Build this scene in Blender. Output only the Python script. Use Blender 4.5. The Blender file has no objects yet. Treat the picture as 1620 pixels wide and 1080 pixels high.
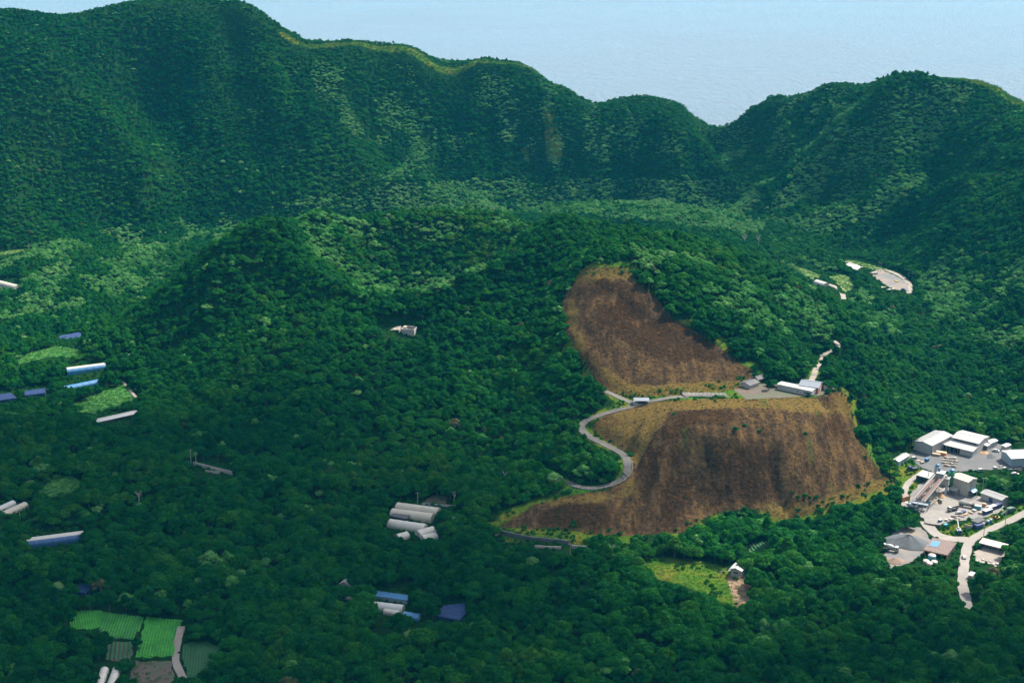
import bpy, bmesh, math, random
import numpy as np
from mathutils import Vector, Matrix

# ------------------------------------------------------------------ camera, world, sun, exposure
scene = bpy.context.scene
COL = scene.collection
CAM_H = 310.0
F_PX = 2250.0                      # focal length in pixels of a 1620 wide frame (50 mm on 36 mm)
PITCH = math.atan(690.0 / 2250.0)  # camera looks down by about 17 degrees
SEA_Z = -110.0

cam_data = bpy.data.cameras.new('camera')
cam_data.lens = 50.0
cam_data.sensor_width = 36.0
cam_data.clip_start = 1.0
cam_data.clip_end = 120000.0
cam = bpy.data.objects.new('camera', cam_data)
COL.objects.link(cam)
cam.location = (0, 0, CAM_H)
cam.rotation_euler = (math.pi / 2 - PITCH, 0, 0)
scene.camera = cam

SUN_EL, SUN_AZ = math.radians(48), math.radians(50)   # azimuth from +Y towards +X: from the right, a little ahead of the camera
world = bpy.data.worlds.new('World')
scene.world = world
world.use_nodes = True
wn, wl = world.node_tree.nodes, world.node_tree.links
for n in list(wn): wn.remove(n)
sky = wn.new('ShaderNodeTexSky'); sky.sky_type = 'NISHITA'
sky.sun_disc = False
sky.sun_elevation = SUN_EL
sky.sun_rotation = SUN_AZ
sky.altitude = 300
sky.air_density = 1.0; sky.dust_density = 4.0; sky.ozone_density = 1.5
bg = wn.new('ShaderNodeBackground'); bg.inputs['Strength'].default_value = 0.115
wo = wn.new('ShaderNodeOutputWorld')
# a thin veil of high cloud all round, thicker towards the horizon as any cloud layer is
tcw = wn.new('ShaderNodeTexCoord'); sepw = wn.new('ShaderNodeSeparateXYZ'); wl.new(tcw.outputs['Generated'], sepw.inputs[0])
def wmath(op, a, b=None):
    m = wn.new('ShaderNodeMath'); m.operation = op
    for i, v in ((0, a), (1, b)):
        if v is None: continue
        if hasattr(v, 'is_linked'): wl.new(v, m.inputs[i])
        else: m.inputs[i].default_value = v
    return m.outputs[0]
zc_ = wmath('ADD', wmath('MAXIMUM', sepw.outputs['Z'], 0.0), 0.06)
comb = wn.new('ShaderNodeCombineXYZ'); wl.new(wmath('DIVIDE', sepw.outputs['X'], zc_), comb.inputs[0]); wl.new(wmath('DIVIDE', sepw.outputs['Y'], zc_), comb.inputs[1])
cn = wn.new('ShaderNodeTexNoise'); cn.inputs['Scale'].default_value = 0.9; cn.inputs['Detail'].default_value = 6; cn.inputs['Roughness'].default_value = 0.6; wl.new(comb.outputs[0], cn.inputs['Vector'])
tau = wmath('MULTIPLY', wmath('MAXIMUM', wmath('SUBTRACT', cn.outputs[0], 0.25), 0.02), 0.75)
veil = wmath('SUBTRACT', 1.0, wmath('POWER', 2.718, wmath('MULTIPLY', wmath('DIVIDE', tau, zc_), -1.0)))
mxw = wn.new('ShaderNodeMix'); mxw.data_type = 'RGBA'; wl.new(veil, mxw.inputs[0]); wl.new(sky.outputs[0], mxw.inputs[6]); mxw.inputs[7].default_value = (7.6, 8.0, 8.4, 1)
wl.new(mxw.outputs[2], bg.inputs[0]); wl.new(bg.outputs[0], wo.inputs[0])

sun_data = bpy.data.lights.new('sun', 'SUN')
sun_data.energy = 5.0
sun_data.angle = math.radians(4.0)
sun_data.color = (1.0, 0.95, 0.86)
sun = bpy.data.objects.new('sun', sun_data)
COL.objects.link(sun)
sd = Vector((math.sin(SUN_AZ) * math.cos(SUN_EL), math.cos(SUN_AZ) * math.cos(SUN_EL), math.sin(SUN_EL)))
sun.rotation_euler = sd.to_track_quat('Z', 'Y').to_euler()
sun.location = sd * 2000

scene.render.engine = 'CYCLES'
scene.view_settings.view_transform = 'Standard'
scene.view_settings.look = 'None'
scene.view_settings.exposure = 1.12
scene.view_settings.gamma = 1.0
scene.view_settings.use_curve_mapping = False
cy = scene.cycles
cy.use_denoising = True
cy.denoiser = 'OPENIMAGEDENOISE'
cy.denoising_prefilter = 'ACCURATE'
cy.max_bounces = 6; cy.diffuse_bounces = 2; cy.glossy_bounces = 2; cy.transmission_bounces = 2
cy.transparent_max_bounces = 4; cy.volume_bounces = 0
cy.use_adaptive_sampling = True; cy.adaptive_threshold = 0.01
cy.sample_clamp_indirect = 4.0

# ------------------------------------------------------------------ numpy helpers
rng = np.random.default_rng(7)
CP, SP = math.cos(PITCH), math.sin(PITCH)

def raydir(px, py):
    a = (px - 810.0) / F_PX; v = (540.0 - py) / F_PX
    return np.array([a, CP + SP * v, -SP + CP * v])

def project(x, y, z):
    dz = z - CAM_H
    fwd = y * CP - dz * SP
    up = y * SP + dz * CP
    return 810 + F_PX * x / fwd, 540 - F_PX * up / fwd

_perm = np.random.default_rng(3).permutation(4096)
_ang = np.random.default_rng(4).random(4096) * 2 * np.pi
_gx, _gy = np.cos(_ang), np.sin(_ang)
def perlin(x, y):
    xi = np.floor(x).astype(int); yi = np.floor(y).astype(int)
    xf = x - xi; yf = y - yi
    u = xf * xf * xf * (xf * (xf * 6 - 15) + 10); v = yf * yf * yf * (yf * (yf * 6 - 15) + 10)
    def g(ix, iy, dx, dy):
        h = _perm[(_perm[ix & 4095] + iy) & 4095]
        return _gx[h] * dx + _gy[h] * dy
    a = g(xi, yi, xf, yf); b = g(xi + 1, yi, xf - 1, yf)
    c = g(xi, yi + 1, xf, yf - 1); d = g(xi + 1, yi + 1, xf - 1, yf - 1)
    return (a + u * (b - a)) * (1 - v) + (c + u * (d - c)) * v
def fbm(x, y, octaves=4, lac=2.0, gain=0.5):
    s = 0; a = 1.0
    for i in range(octaves):
        s = s + a * perlin(x + 17.3 * i, y - 9.1 * i); x = x * lac; y = y * lac; a *= gain
    return s
def ridged(x, y, octaves=3):
    s = 0; a = 1.0
    for i in range(octaves):
        s = s + a * (1 - 2 * np.abs(perlin(x + 31.7 * i, y + 5.3 * i))); x = x * 2; y = y * 2; a *= 0.5
    return s

def inpoly(px, py, poly):
    """points (arrays) inside a polygon"""
    r = np.zeros(px.shape, bool)
    n = len(poly)
    for i in range(n):
        x1, y1 = poly[i]; x2, y2 = poly[(i + 1) % n]
        if y1 == y2: continue
        c = ((y1 > py) != (y2 > py)) & (px < (x2 - x1) * (py - y1) / (y2 - y1) + x1)
        r ^= c
    return r

# ------------------------------------------------------------------ terrain height field
PTS = []
def Pd(px, py, D):
    d = raydir(px, py); t = D / d[1]
    PTS.append((d[0] * t, D, CAM_H + d[2] * t))
def Pz(px, py, z):
    d = raydir(px, py); t = (z - CAM_H) / d[2]
    PTS.append((d[0] * t, d[1] * t, z))

CREST = [(-420, 60, 1250), (-250, 22, 1370), (-110, 12, 1450), (0, 10, 1500), (45, 14, 1520), (125, 17, 1560), (160, 8, 1585), (200, 0, 1600),
    (295, 5, 1610), (380, 17, 1620), (430, 40, 1625), (485, 75, 1620), (515, 71, 1625), (570, 70, 1640), (650, 81, 1660), (760, 98, 1690),
    (845, 111, 1700), (868, 128, 1700), (890, 133, 1700), (912, 153, 1695), (940, 164, 1690), (970, 160, 1690), (1000, 150, 1690), (1045, 153, 1690),
    (1075, 163, 1690), (1100, 188, 1680), (1130, 206, 1670), (1170, 191, 1650), (1215, 163, 1630), (1260, 153, 1620), (1305, 131, 1600),
    (1420, 130, 1540), (1450, 119, 1500), (1540, 126, 1440), (1580, 139, 1410), (1620, 164, 1380), (1700, 190, 1330), (1850, 230, 1240), (2050, 260, 1120)]
for (px, py, D) in CREST:
    Pd(px, py, D)
    if not (440 < px < 855 or px > 1400): PTS[-1] = (PTS[-1][0], PTS[-1][1], PTS[-1][2] - 2.5)
    x, y, z = PTS[-1]
    ox, oy = x * 0.25 / 1500 * 60, 60
    n = np.array([x * 0.6, 1500.0]); n /= np.linalg.norm(n)
    for dd, dz in ((70, 48), (200, 140), (380, None)):
        PTS.append((x + n[0] * dd, y + n[1] * dd, max(z - dz, SEA_Z - 15) if dz else SEA_Z - 30))
BASE = [(-250, 420), (0, 394), (100, 386), (200, 354), (300, 349), (380, 342), (530, 327), (650, 319), (740, 294), (880, 286), (1030, 290), (1120, 293),
    (1190, 307), (1235, 337), (1290, 373), (1380, 403), (1440, 428)]
for px, py in BASE: Pz(px, py, 7)
# wall face: a little concave, spurs and gullies
for px, py, D in [(50, 230, 1385), (130, 180, 1440), (175, 235, 1425), (205, 290, 1415), (232, 168, 1530), (250, 240, 1470), (330, 65, 1590), (375, 90, 1600),
    (340, 180, 1545), (420, 220, 1515), (480, 160, 1570), (540, 190, 1560), (560, 280, 1500), (640, 190, 1610), (700, 180, 1640), (760, 200, 1640), (850, 190, 1650), (930, 215, 1645),
    (1000, 220, 1640), (1060, 210, 1630), (1105, 235, 1630), (1128, 262, 1645), (1180, 240, 1610), (1240, 230, 1570), (1300, 200, 1545), (1330, 250, 1450), (1390, 180, 1470),
    (1260, 305, 1460), (1330, 330, 1370), (1400, 300, 1350), (1470, 220, 1400), (1500, 330, 1270), (1560, 250, 1330), (1450, 380, 1260)]:
    Pd(px, py, D)
# right apron, rising to the right
Pz(1620, 420, 44); Pz(1620, 520, 18); Pz(1620, 620, 5); Pz(1500, 560, 4); Pz(1560, 480, 20); Pz(1500, 470, 10); Pz(1760, 560, 40); Pz(1800, 420, 80); Pd(1620, 300, 1180)
Pz(1440, 440, 5); Pz(1400, 440, 5); Pz(1350, 415, 5); Pz(1390, 480, 7); Pz(1420, 560, 5); Pz(1400, 630, 5); Pz(1800, 800, 18); Pz(1950, 700, 60)
# caldera floor
for px, py, z in [(100, 450, 1), (30, 420, 3), (200, 400, 3), (330, 375, 5), (60, 540, 0), (0, 620, 0), (120, 600, 0), (200, 660, 1), (0, 750, 0), (100, 770, 0), (90, 850, 0),
    (300, 745, 7), (360, 760, 6), (250, 860, 2), (200, 930, 0), (120, 1000, 0), (250, 1040, 0), (400, 1000, 2), (450, 880, 3), (640, 820, 0), (620, 950, 0), (720, 970, 0),
    (560, 760, 2), (740, 790, 1), (800, 1000, 0), (800, 880, 1), (930, 880, 1), (1000, 900, 0), (1090, 920, 0), (1170, 910, 0), (1210, 860, 0), (1200, 1000, -2), (1000, 1040, 0),
    (1430, 860, 0), (1480, 780, 1), (1450, 740, 2), (1500, 720, 2), (1600, 725, 2), (1550, 790, 1), (1600, 820, 1), (1530, 870, 0), (1340, 850, 0), (1600, 960, 3), (1400, 1050, 0),
    (-150, 600, 5), (-200, 850, 5), (1720, 900, 6), (0, 1200, 3), (800, 1200, 2), (1620, 1200, 6),
    (560, 322, 8), (700, 310, 8), (900, 327, 7), (1050, 325, 8), (1150, 350, 8), (1290, 440, 5), (1330, 440, 5), (1250, 400, 8)]:
    Pz(px, py, z)
# central cone with its open crater
Pz(170, 525, 1); Pz(230, 600, 1); Pz(260, 440, 1) if False else None
for px, py, D in [(255, 460, 1010), (320, 410, 1012), (400, 352, 1020), (440, 341, 1030), (530, 332, 1085), (640, 338, 1125), (740, 334, 1125), (830, 329, 1090), (880, 338, 1040),
    (930, 352, 1015), (1010, 353, 1015), (1080, 368, 1012), (1160, 388, 1015), (1240, 430, 995), (1300, 472, 965), (1335, 520, 930),
    (460, 420, 985), (510, 455, 960), (600, 489, 938), (690, 472, 952), (760, 442, 970), (850, 397, 988),
    (300, 530, 950), (400, 560, 890), (480, 500, 925), (550, 580, 870), (700, 580, 875), (800, 520, 912), (870, 450, 947), (850, 600, 850), (350, 470, 965), (420, 430, 985)]:
    Pd(px, py, D); PTS[-1] = (PTS[-1][0], PTS[-1][1], PTS[-1][2] - 6.5)      # the canopy stands on top of this
for px, py, D in [(500, 385, 1045), (545, 420, 1030), (560, 375, 1090), (640, 400, 1085), (720, 375, 1105), (800, 375, 1075), (690, 430, 1030), (760, 410, 1030)]: Pd(px, py, D); PTS[-1] = (PTS[-1][0], PTS[-1][1], PTS[-1][2] - 4.0)
Pz(650, 445, 37); Pz(600, 445, 38); Pz(640, 522, 33)
for px, py in [(300, 650), (450, 680), (600, 680), (750, 700), (850, 735)]: Pz(px, py, 3)
for px, D, z in [(255, 1070, 10), (320, 1075, 27), (400, 1085, 46), (440, 1090, 55), (485, 1125, 53), (530, 1150, 50), (640, 1185, 42), (740, 1185, 44), (830, 1150, 52), (880, 1105, 55), (930, 1085, 57), (1010, 1080, 54), (1080, 1070, 50), (1160, 1065, 46), (1240, 1050, 32)]:
    PTS.append(((px - 810) / F_PX * D * 1.03, D, z))
# back foot of the cone
for x, y in [(-190, 1160), (-80, 1210), (40, 1210), (140, 1160), (220, 1100)]: PTS.append((x, y, 9))
# burnt slope, saddle road, cinder hill
for px, py, z in [(940, 420, 78), (1000, 500, 58), (910, 520, 53), (1040, 560, 44), (1150, 580, 38), (950, 590, 36), (1200, 500, 53), (1280, 560, 23), (1300, 582, 19), (1325, 548, 15), (1350, 600, 8),
    (1010, 632, 30), (950, 655, 26), (920, 672, 22), (985, 715, 18.5), (975, 768, 12), (930, 772, 10.5), (890, 760, 8), (930, 730, 13), (1100, 628, 34), (1180, 622, 35), (1250, 622, 36), (1300, 620, 35), (1330, 615, 33),
    (1350, 680, 15), (1400, 740, 3), (1060, 665, 35), (1160, 665, 37), (1250, 660, 35.5), (1310, 660, 29), (1065, 695, 32), (1130, 690, 35), (1200, 685, 33), (1250, 705, 28), (1330, 705, 19), (1080, 838, 0), (1160, 828, 0), (1260, 812, 0), (1330, 790, 1), (1400, 765, 2),
    (1100, 765, 14), (1180, 760, 15), (1270, 760, 13), (1010, 740, 20), (1000, 830, 1), (900, 795, 7), (860, 835, 1), (960, 800, 8), (1040, 770, 14)]:
    Pz(px, py, z)
# near wall below the camera and the sides, outside the frame
for x in (-700, -400, -150, 0, 150, 400, 700):
    k = abs(x) / 700
    PTS.append((x, 0 + 60 * k, 304 - 40 * k)); PTS.append((x, -150, 250)); PTS.append((x, -330, 60)); PTS.append((x, 200 + 40 * k, 105 + 60 * k * k)); PTS.append((x, 340, 14 + 50 * k * k))
for y in (350, 600, 850, 1100, 1300):
    PTS.append((-620, y, 60)); PTS.append((-760, y, 170)); PTS.append((-1000, y, 60)); PTS.append((720, y, 110)); PTS.append((880, y, 150)); PTS.append((1100, y, 20))
PTS = np.array(PTS)

def tps_fit(P, lam=2.0):
    s = 1000.0
    X = P[:, :2] / s; n = len(X)
    d2 = ((X[:, None] - X[None]) ** 2).sum(2)
    K = 0.5 * d2 * np.log(d2 + 1e-12)
    A = np.zeros((n + 3, n + 3)); A[:n, :n] = K + np.eye(n) * lam * 1e-6
    A[:n, n] = 1; A[:n, n + 1:] = X; A[n, :n] = 1; A[n + 1:, :n] = X.T
    b = np.zeros(n + 3); b[:n] = P[:, 2]
    w = np.linalg.solve(A, b)
    return X, w, s
def tps_eval(model, x, y):
    X, w, s = model; n = len(X); out = np.empty(x.shape); xs = x / s; ys = y / s
    for i in range(0, len(xs), 20000):
        a = xs[i:i + 20000]; b = ys[i:i + 20000]
        d2 = (a[:, None] - X[None, :, 0]) ** 2 + (b[:, None] - X[None, :, 1]) ** 2
        out[i:i + 20000] = (0.5 * d2 * np.log(d2 + 1e-12)) @ w[:n] + w[n] + a * w[n + 1] + b * w[n + 2]
    return out

def grow(start, stop, step, k):
    v = []; p = start
    while p < stop: v.append(p); p += step; step *= k
    return v
right = list(np.arange(0, 430, 2.5)) + grow(430, 1250, 3.0, 1.03)
gx = np.array(sorted([-v for v in right[1:]] + right))
gy = np.array(list(np.arange(-380, 480, 8.0)) + list(np.arange(480, 1140, 2.5)) + list(np.arange(1140, 1760, 4.0)) + list(np.arange(1760, 2250, 10.0)))
NX, NY = len(gx), len(gy)
GX, GY = np.meshgrid(gx, gy)            # [NY, NX]
coarse = tps_fit(PTS)
Z = np.empty((NY, NX))
# the smooth base is evaluated on every second line and interpolated
cx = np.unique(np.append(gx[::3], gx[-1])); cyy = np.unique(np.append(gy[::3], gy[-1]))
CX, CY = np.meshgrid(cx, cyy)
zc = tps_eval(coarse, CX.ravel(), CY.ravel()).reshape(CX.shape)
def bil(xs, ys, zz, x, y):
    i = np.clip(np.searchsorted(xs, x) - 1, 0, len(xs) - 2); j = np.clip(np.searchsorted(ys, y) - 1, 0, len(ys) - 2)
    u = np.clip((x - xs[i]) / (xs[i + 1] - xs[i]), 0, 1); v = np.clip((y - ys[j]) / (ys[j + 1] - ys[j]), 0, 1)
    return (zz[j, i] * (1 - u) + zz[j, i + 1] * u) * (1 - v) + (zz[j + 1, i] * (1 - u) + zz[j + 1, i + 1] * u) * v
Z = bil(cx, cyy, zc, GX, GY)
Z = np.maximum(Z, SEA_Z - 40)
dzy, dzx = np.gradient(Z, gy, gx)
slope = np.hypot(dzx, dzy)
steep = np.clip((slope - 0.18) / 0.45, 0, 1)
# noise: gullies run down the slope of the caldera wall, gentle swells on the floor
def dist_to_line(x, y, pts):
    """distance to a world polyline and the height along it"""
    best = np.full(x.shape, 1e9); hz = np.zeros(x.shape)
    for (x1, y1, z1), (x2, y2, z2) in zip(pts[:-1], pts[1:]):
        dx, dy = x2 - x1, y2 - y1; L = dx * dx + dy * dy + 1e-9
        t = np.clip(((x - x1) * dx + (y - y1) * dy) / L, 0, 1)
        d = np.hypot(x - x1 - t * dx, y - y1 - t * dy)
        m = d < best
        best = np.where(m, d, best); hz = np.where(m, z1 + t * (z2 - z1), hz)
    return best, hz
CREST_LINE = []
for (px, py, D) in CREST:
    d = raydir(px, py); CREST_LINE.append((d[0] * D / d[1], D, CAM_H + d[2] * D / d[1]))
CREST_GAP, _ = dist_to_line(GX, GY, CREST_LINE)
wallm = np.clip((GY - 1180 + 0.12 * np.abs(GX)) / 120, 0, 1)
arc = GX + 0.25 * fbm(GX / 140, GY / 140) * 120
gul = ridged(arc / 95.0 + 0.12 * fbm(GX / 60, GY / 60), GY / 330.0 + 3, 3)
Z += wallm * steep * (20.0 * (gul - 0.55) * np.clip((CREST_GAP - 8) / 60, 0.12, 1) + 4.0 * fbm(GX / 45, GY / 60, 3))
conem = np.clip(1 - np.hypot((GX + 10) / 330, (GY - 980) / 230) ** 4, 0, 1)
ang = np.arctan2(GY - 1000, GX + 40)
Z += conem * steep * ((4.2 + 4.0 * (GX < -90)) * (ridged(ang * 6.5, np.hypot(GX, GY - 1000) / 260, 2) - 0.5)) * np.clip(np.hypot((GX + 60) / 120, (GY - 1030) / 90) - 0.6, 0, 1)
Z += 1.1 * fbm(GX / 60, GY / 60, 4) * (1 - 0.5 * steep)
# cinder hill: sharp rills down its face
PXG, PYG = project(GX, GY, Z)
HILL = [(830, 850), (850, 790), (900, 770), (960, 690), (1030, 650), (1180, 635), (1330, 625), (1400, 700), (1430, 770), (1280, 830), (1080, 850)]
hillm = inpoly(PXG, PYG, HILL) & (GY < 800) & (GY > 640)
face = np.clip((slope - 0.25) / 0.35, 0, 1) * hillm
RILL = ridged((GX + 0.35 * (GY - 720) * np.sign(GX - 100)) / 12.0 + 0.35 * fbm(GX / 20, GY / 20), GY / 140.0, 3)
Z += face * 3.2 * (RILL - 0.6)
def zat(x, y):
    return bil(gx, gy, Z, np.asarray(x, float), np.asarray(y, float))

def gp(px, py, lift=0.0):
    """where the line of sight of a photo pixel meets the ground"""
    d = raydir(px, py)
    t = np.arange(330.0, 2600.0, 1.5) / d[1]
    x, y, z = d[0] * t, d[1] * t, CAM_H + d[2] * t
    below = z < zat(x, y) + lift
    k = int(np.argmax(below)) if below.any() else len(t) - 1
    a, b = t[max(k - 1, 0)], t[k]
    for _ in range(14):
        m = 0.5 * (a + b)
        if CAM_H + d[2] * m < float(zat(d[0] * m, d[1] * m)) + lift: b = m
        else: a = m
    return Vector((d[0] * b, d[1] * b, float(zat(d[0] * b, d[1] * b))))

def smooth_path(pix, step=3.0, loops=6):
    """pixels on the ground -> world polyline with even steps, height smoothed along the way"""
    p = [gp(*q) for q in pix]
    out = []
    for i in range(len(p) - 1):
        p0, p1, p2, p3 = p[max(i - 1, 0)], p[i], p[i + 1], p[min(i + 2, len(p) - 1)]
        n = max(2, int((p2 - p1).length / step))
        for k in range(n):
            t = k / n
            out.append(0.5 * ((2 * p1) + (p2 - p0) * t + (2 * p0 - 5 * p1 + 4 * p2 - p3) * t * t + (3 * p1 - p0 - 3 * p2 + p3) * t ** 3))
    out.append(p[-1])
    h = np.array([float(zat(v.x, v.y)) for v in out])
    for _ in range(loops): h[1:-1] = 0.25 * h[:-2] + 0.5 * h[1:-1] + 0.25 * h[2:]
    return [(v.x, v.y, z) for v, z in zip(out, h)]

# crater of the central cone: two sharp arms and a hollow between them
ARM = [gp(*q) for q in ((436, 352), (446, 395), (470, 432), (520, 468), (600, 496), (690, 480), (765, 450), (850, 406), (884, 356))]
ad, _ = dist_to_line(GX, GY, [tuple(v) for v in ARM])
BOWL = [(v.x, v.y) for v in ARM] + [(60, 1125), (-40, 1145), (-130, 1110)]
bowl = inpoly(GX, GY, BOWL)
taper = np.clip(np.minimum(np.hypot(GX - ARM[0].x, GY - ARM[0].y), np.hypot(GX - ARM[-1].x, GY - ARM[-1].y)) / 70, 0, 1)
Z += 8.5 * taper * np.exp(-(ad / 10.0) ** 2) - 12.0 * bowl * np.clip((ad - 10) / 45, 0, 1) * np.clip((1135 - GY) / 60, 0, 1)

# spurs and ravines of the crater wall
for pix, amp, wid in (([(75, 140), (130, 182), (185, 240), (215, 300), (240, 340)], 20, 38), ([(300, 14), (335, 66), (375, 92), (430, 150), (480, 210), (530, 290)], 17, 34), ([(1442, 135), (1380, 182), (1300, 250), (1230, 310)], 17, 34),
        ([(1104, 195), (1116, 235), (1125, 272)], 9, 18), ([(232, 120), (240, 170), (262, 260), (285, 320)], -16, 34), ([(490, 85), (520, 150), (550, 220), (570, 290)], 12, 26), ([(1500, 150), (1480, 230), (1440, 310), (1400, 370)], -12, 34), ([(1590, 190), (1540, 280), (1500, 380)], 10, 30), ([(640, 95), (660, 170), (690, 250)], -9, 24), ([(780, 120), (800, 190), (830, 260)], -9, 22)):
    w_ = [gp(*q) for q in pix]
    dd, _ = dist_to_line(GX, GY, [tuple(v) for v in w_])
    Z += amp * np.exp(-(dd / wid) ** 2) * np.clip((CREST_GAP - 6) / 45, 0, 1) * (GY > 1150)
# ------------------------------------------------------------------ materials
MATS = {}
def new_mat(name):
    m = bpy.data.materials.new(name); m.use_nodes = True
    nt = m.node_tree
    for n in list(nt.nodes): nt.nodes.remove(n)
    out = nt.nodes.new('ShaderNodeOutputMaterial')
    return m, nt, out
def N(nt, t, **kw):
    n = nt.nodes.new(t)
    for k, v in kw.items():
        if hasattr(n, k) and not k[0].isupper(): setattr(n, k, v)
        else: n.inputs[k].default_value = v
    return n
def ramp(nt, fac, stops, interp='LINEAR'):
    r = nt.nodes.new('ShaderNodeValToRGB'); e = r.color_ramp.elements
    r.color_ramp.interpolation = interp
    while len(e) < len(stops): e.new(0.5)
    for el, (p, c) in zip(e, stops): el.position = p; el.color = (*c, 1)
    nt.links.new(fac, r.inputs[0]); return r.outputs[0]
def mixc(nt, fac, a, b):
    m = nt.nodes.new('ShaderNodeMix'); m.data_type = 'RGBA'
    for s, v in ((0, fac), (6, a), (7, b)):
        if hasattr(v, 'links') or hasattr(v, 'is_linked'): nt.links.new(v, m.inputs[s])
        else: m.inputs[s].default_value = v if s == 0 else (*v, 1)
    return m.outputs[2]
def mth(nt, op, a, b=None, clamp=False):
    m = nt.nodes.new('ShaderNodeMath'); m.operation = op; m.use_clamp = clamp
    for s, v in ((0, a), (1, b)):
        if v is None: continue
        if hasattr(v, 'is_linked'): nt.links.new(v, m.inputs[s])
        else: m.inputs[s].default_value = v
    return m.outputs[0]
def noise(nt, scale, detail=4, rough=0.6, vec=None):
    n = nt.nodes.new('ShaderNodeTexNoise'); n.inputs['Scale'].default_value = scale; n.inputs['Detail'].default_value = detail; n.inputs['Roughness'].default_value = rough
    if vec is not None: nt.links.new(vec, n.inputs['Vector'])
    return n.outputs[0]
def worldpos(nt):
    return nt.nodes.new('ShaderNodeNewGeometry').outputs['Position']
def paint(name, col, rough=0.7, var=0.18, scale=0.6, dirt=0.25, dirtcol=(0.10, 0.085, 0.065), metallic=0.0):
    """painted metal, concrete, plastic: base colour with weathering streaks and blotches"""
    if name in MATS: return MATS[name]
    m, nt, out = new_mat(name)
    b = N(nt, 'ShaderNodeBsdfPrincipled', Roughness=rough, Metallic=metallic)
    tc = nt.nodes.new('ShaderNodeTexCoord').outputs['Object']
    n1 = noise(nt, scale, 5, 0.65, tc)
    lo = tuple(c * (1 - var) for c in col); hi = tuple(min(1, c * (1 + var)) for c in col)
    c1 = ramp(nt, n1, [(0.3, lo), (0.7, hi)])
    mp = nt.nodes.new('ShaderNodeMapping'); mp.inputs['Scale'].default_value = (1.6, 1.6, 0.25); nt.links.new(tc, mp.inputs[0])
    n2 = noise(nt, 1.3, 6, 0.7, mp.outputs[0])
    f = ramp(nt, n2, [(0.45, (0, 0, 0)), (0.8, (1, 1, 1))])
    c2 = mixc(nt, mth(nt, 'MULTIPLY', f, dirt), c1, dirtcol)
    nt.links.new(c2, b.inputs['Base Color']); nt.links.new(b.outputs[0], out.inputs[0])
    MATS[name] = m; return m
def leaf_mat(name, stops, trans=0.3, big=0.009, seed=0.0):
    m, nt, out = new_mat(name)
    oi = nt.nodes.new('ShaderNodeObjectInfo')
    mp = nt.nodes.new('ShaderNodeMapping'); mp.inputs['Location'].default_value = (seed, seed, 0); nt.links.new(oi.outputs['Location'], mp.inputs[0])
    n1 = noise(nt, big, 3, 0.6, mp.outputs[0])
    tc = nt.nodes.new('ShaderNodeTexCoord').outputs['Object']
    n2 = noise(nt, 0.9, 2, 0.5, tc)
    f = mth(nt, 'ADD', mth(nt, 'MULTIPLY', n1, 1.15), mth(nt, 'MULTIPLY', oi.outputs['Random'], 0.42))
    f = mth(nt, 'ADD', f, mth(nt, 'MULTIPLY', n2, 0.3))
    f = mth(nt, 'SUBTRACT', f, 0.44)
    c = ramp(nt, f, stops)
    d = N(nt, 'ShaderNodeBsdfPrincipled', Roughness=0.55)
    d.inputs['Specular IOR Level'].default_value = 0.03
    nt.links.new(c, d.inputs['Base Color'])
    t = nt.nodes.new('ShaderNodeBsdfTranslucent')
    tm = mixc(nt, 0.5, c, (0.022, 0.165, 0.010)); nt.links.new(tm, t.inputs[0])
    mx = nt.nodes.new('ShaderNodeMixShader'); mx.inputs[0].default_value = trans
    nt.links.new(d.outputs[0], mx.inputs[1]); nt.links.new(t.outputs[0], mx.inputs[2])
    nt.links.new(mx.outputs[0], out.inputs[0])
    return m
LEAF = leaf_mat('leaf_green', [(0.10, (0.002, 0.042, 0.008)), (0.38, (0.005, 0.080, 0.009)), (0.60, (0.015, 0.118, 0.008)), (0.80, (0.038, 0.140, 0.010)), (1.0, (0.08, 0.155, 0.015))], 0.33)
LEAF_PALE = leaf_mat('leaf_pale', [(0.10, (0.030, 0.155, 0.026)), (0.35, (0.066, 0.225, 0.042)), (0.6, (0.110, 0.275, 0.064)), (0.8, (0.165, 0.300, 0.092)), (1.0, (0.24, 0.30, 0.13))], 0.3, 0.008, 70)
LEAF_BROWN = leaf_mat('leaf_brown', [(0.15, (0.05, 0.055, 0.018)), (0.5, (0.09, 0.085, 0.032)), (1.0, (0.17, 0.15, 0.07))], 0.2)
LEAF_SHADE = leaf_mat('leaf_core_shade', [(0.0, (0.004, 0.018, 0.004)), (1.0, (0.008, 0.026, 0.005))], 0.0)  # light-blocking core of each crown, inner shade put into its colour
SCRUB_DRY = leaf_mat('dry_fern', [(0.2, (0.018, 0.012, 0.007)), (0.45, (0.045, 0.027, 0.012)), (0.65, (0.088, 0.050, 0.018)), (0.85, (0.135, 0.088, 0.024)), (1.0, (0.08, 0.09, 0.016))], 0.15, 0.035, 40)
SCRUB_BURNT = leaf_mat('burnt_stems', [(0.2, (0.016, 0.011, 0.009)), (0.6, (0.045, 0.026, 0.015)), (1.0, (0.11, 0.058, 0.024))], 0.05, 0.03, 90)
TUFT = leaf_mat('grass_blade', [(0.15, (0.025, 0.085, 0.007)), (0.5, (0.07, 0.125, 0.011)), (0.8, (0.15, 0.145, 0.018)), (1.0, (0.20, 0.13, 0.028))], 0.3, 0.02, 12)
BARK = paint('bark', (0.10, 0.075, 0.055), 0.9)
DEADWOOD = paint('dead_wood', (0.36, 0.31, 0.26), 0.9, dirt=0.1)

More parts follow.
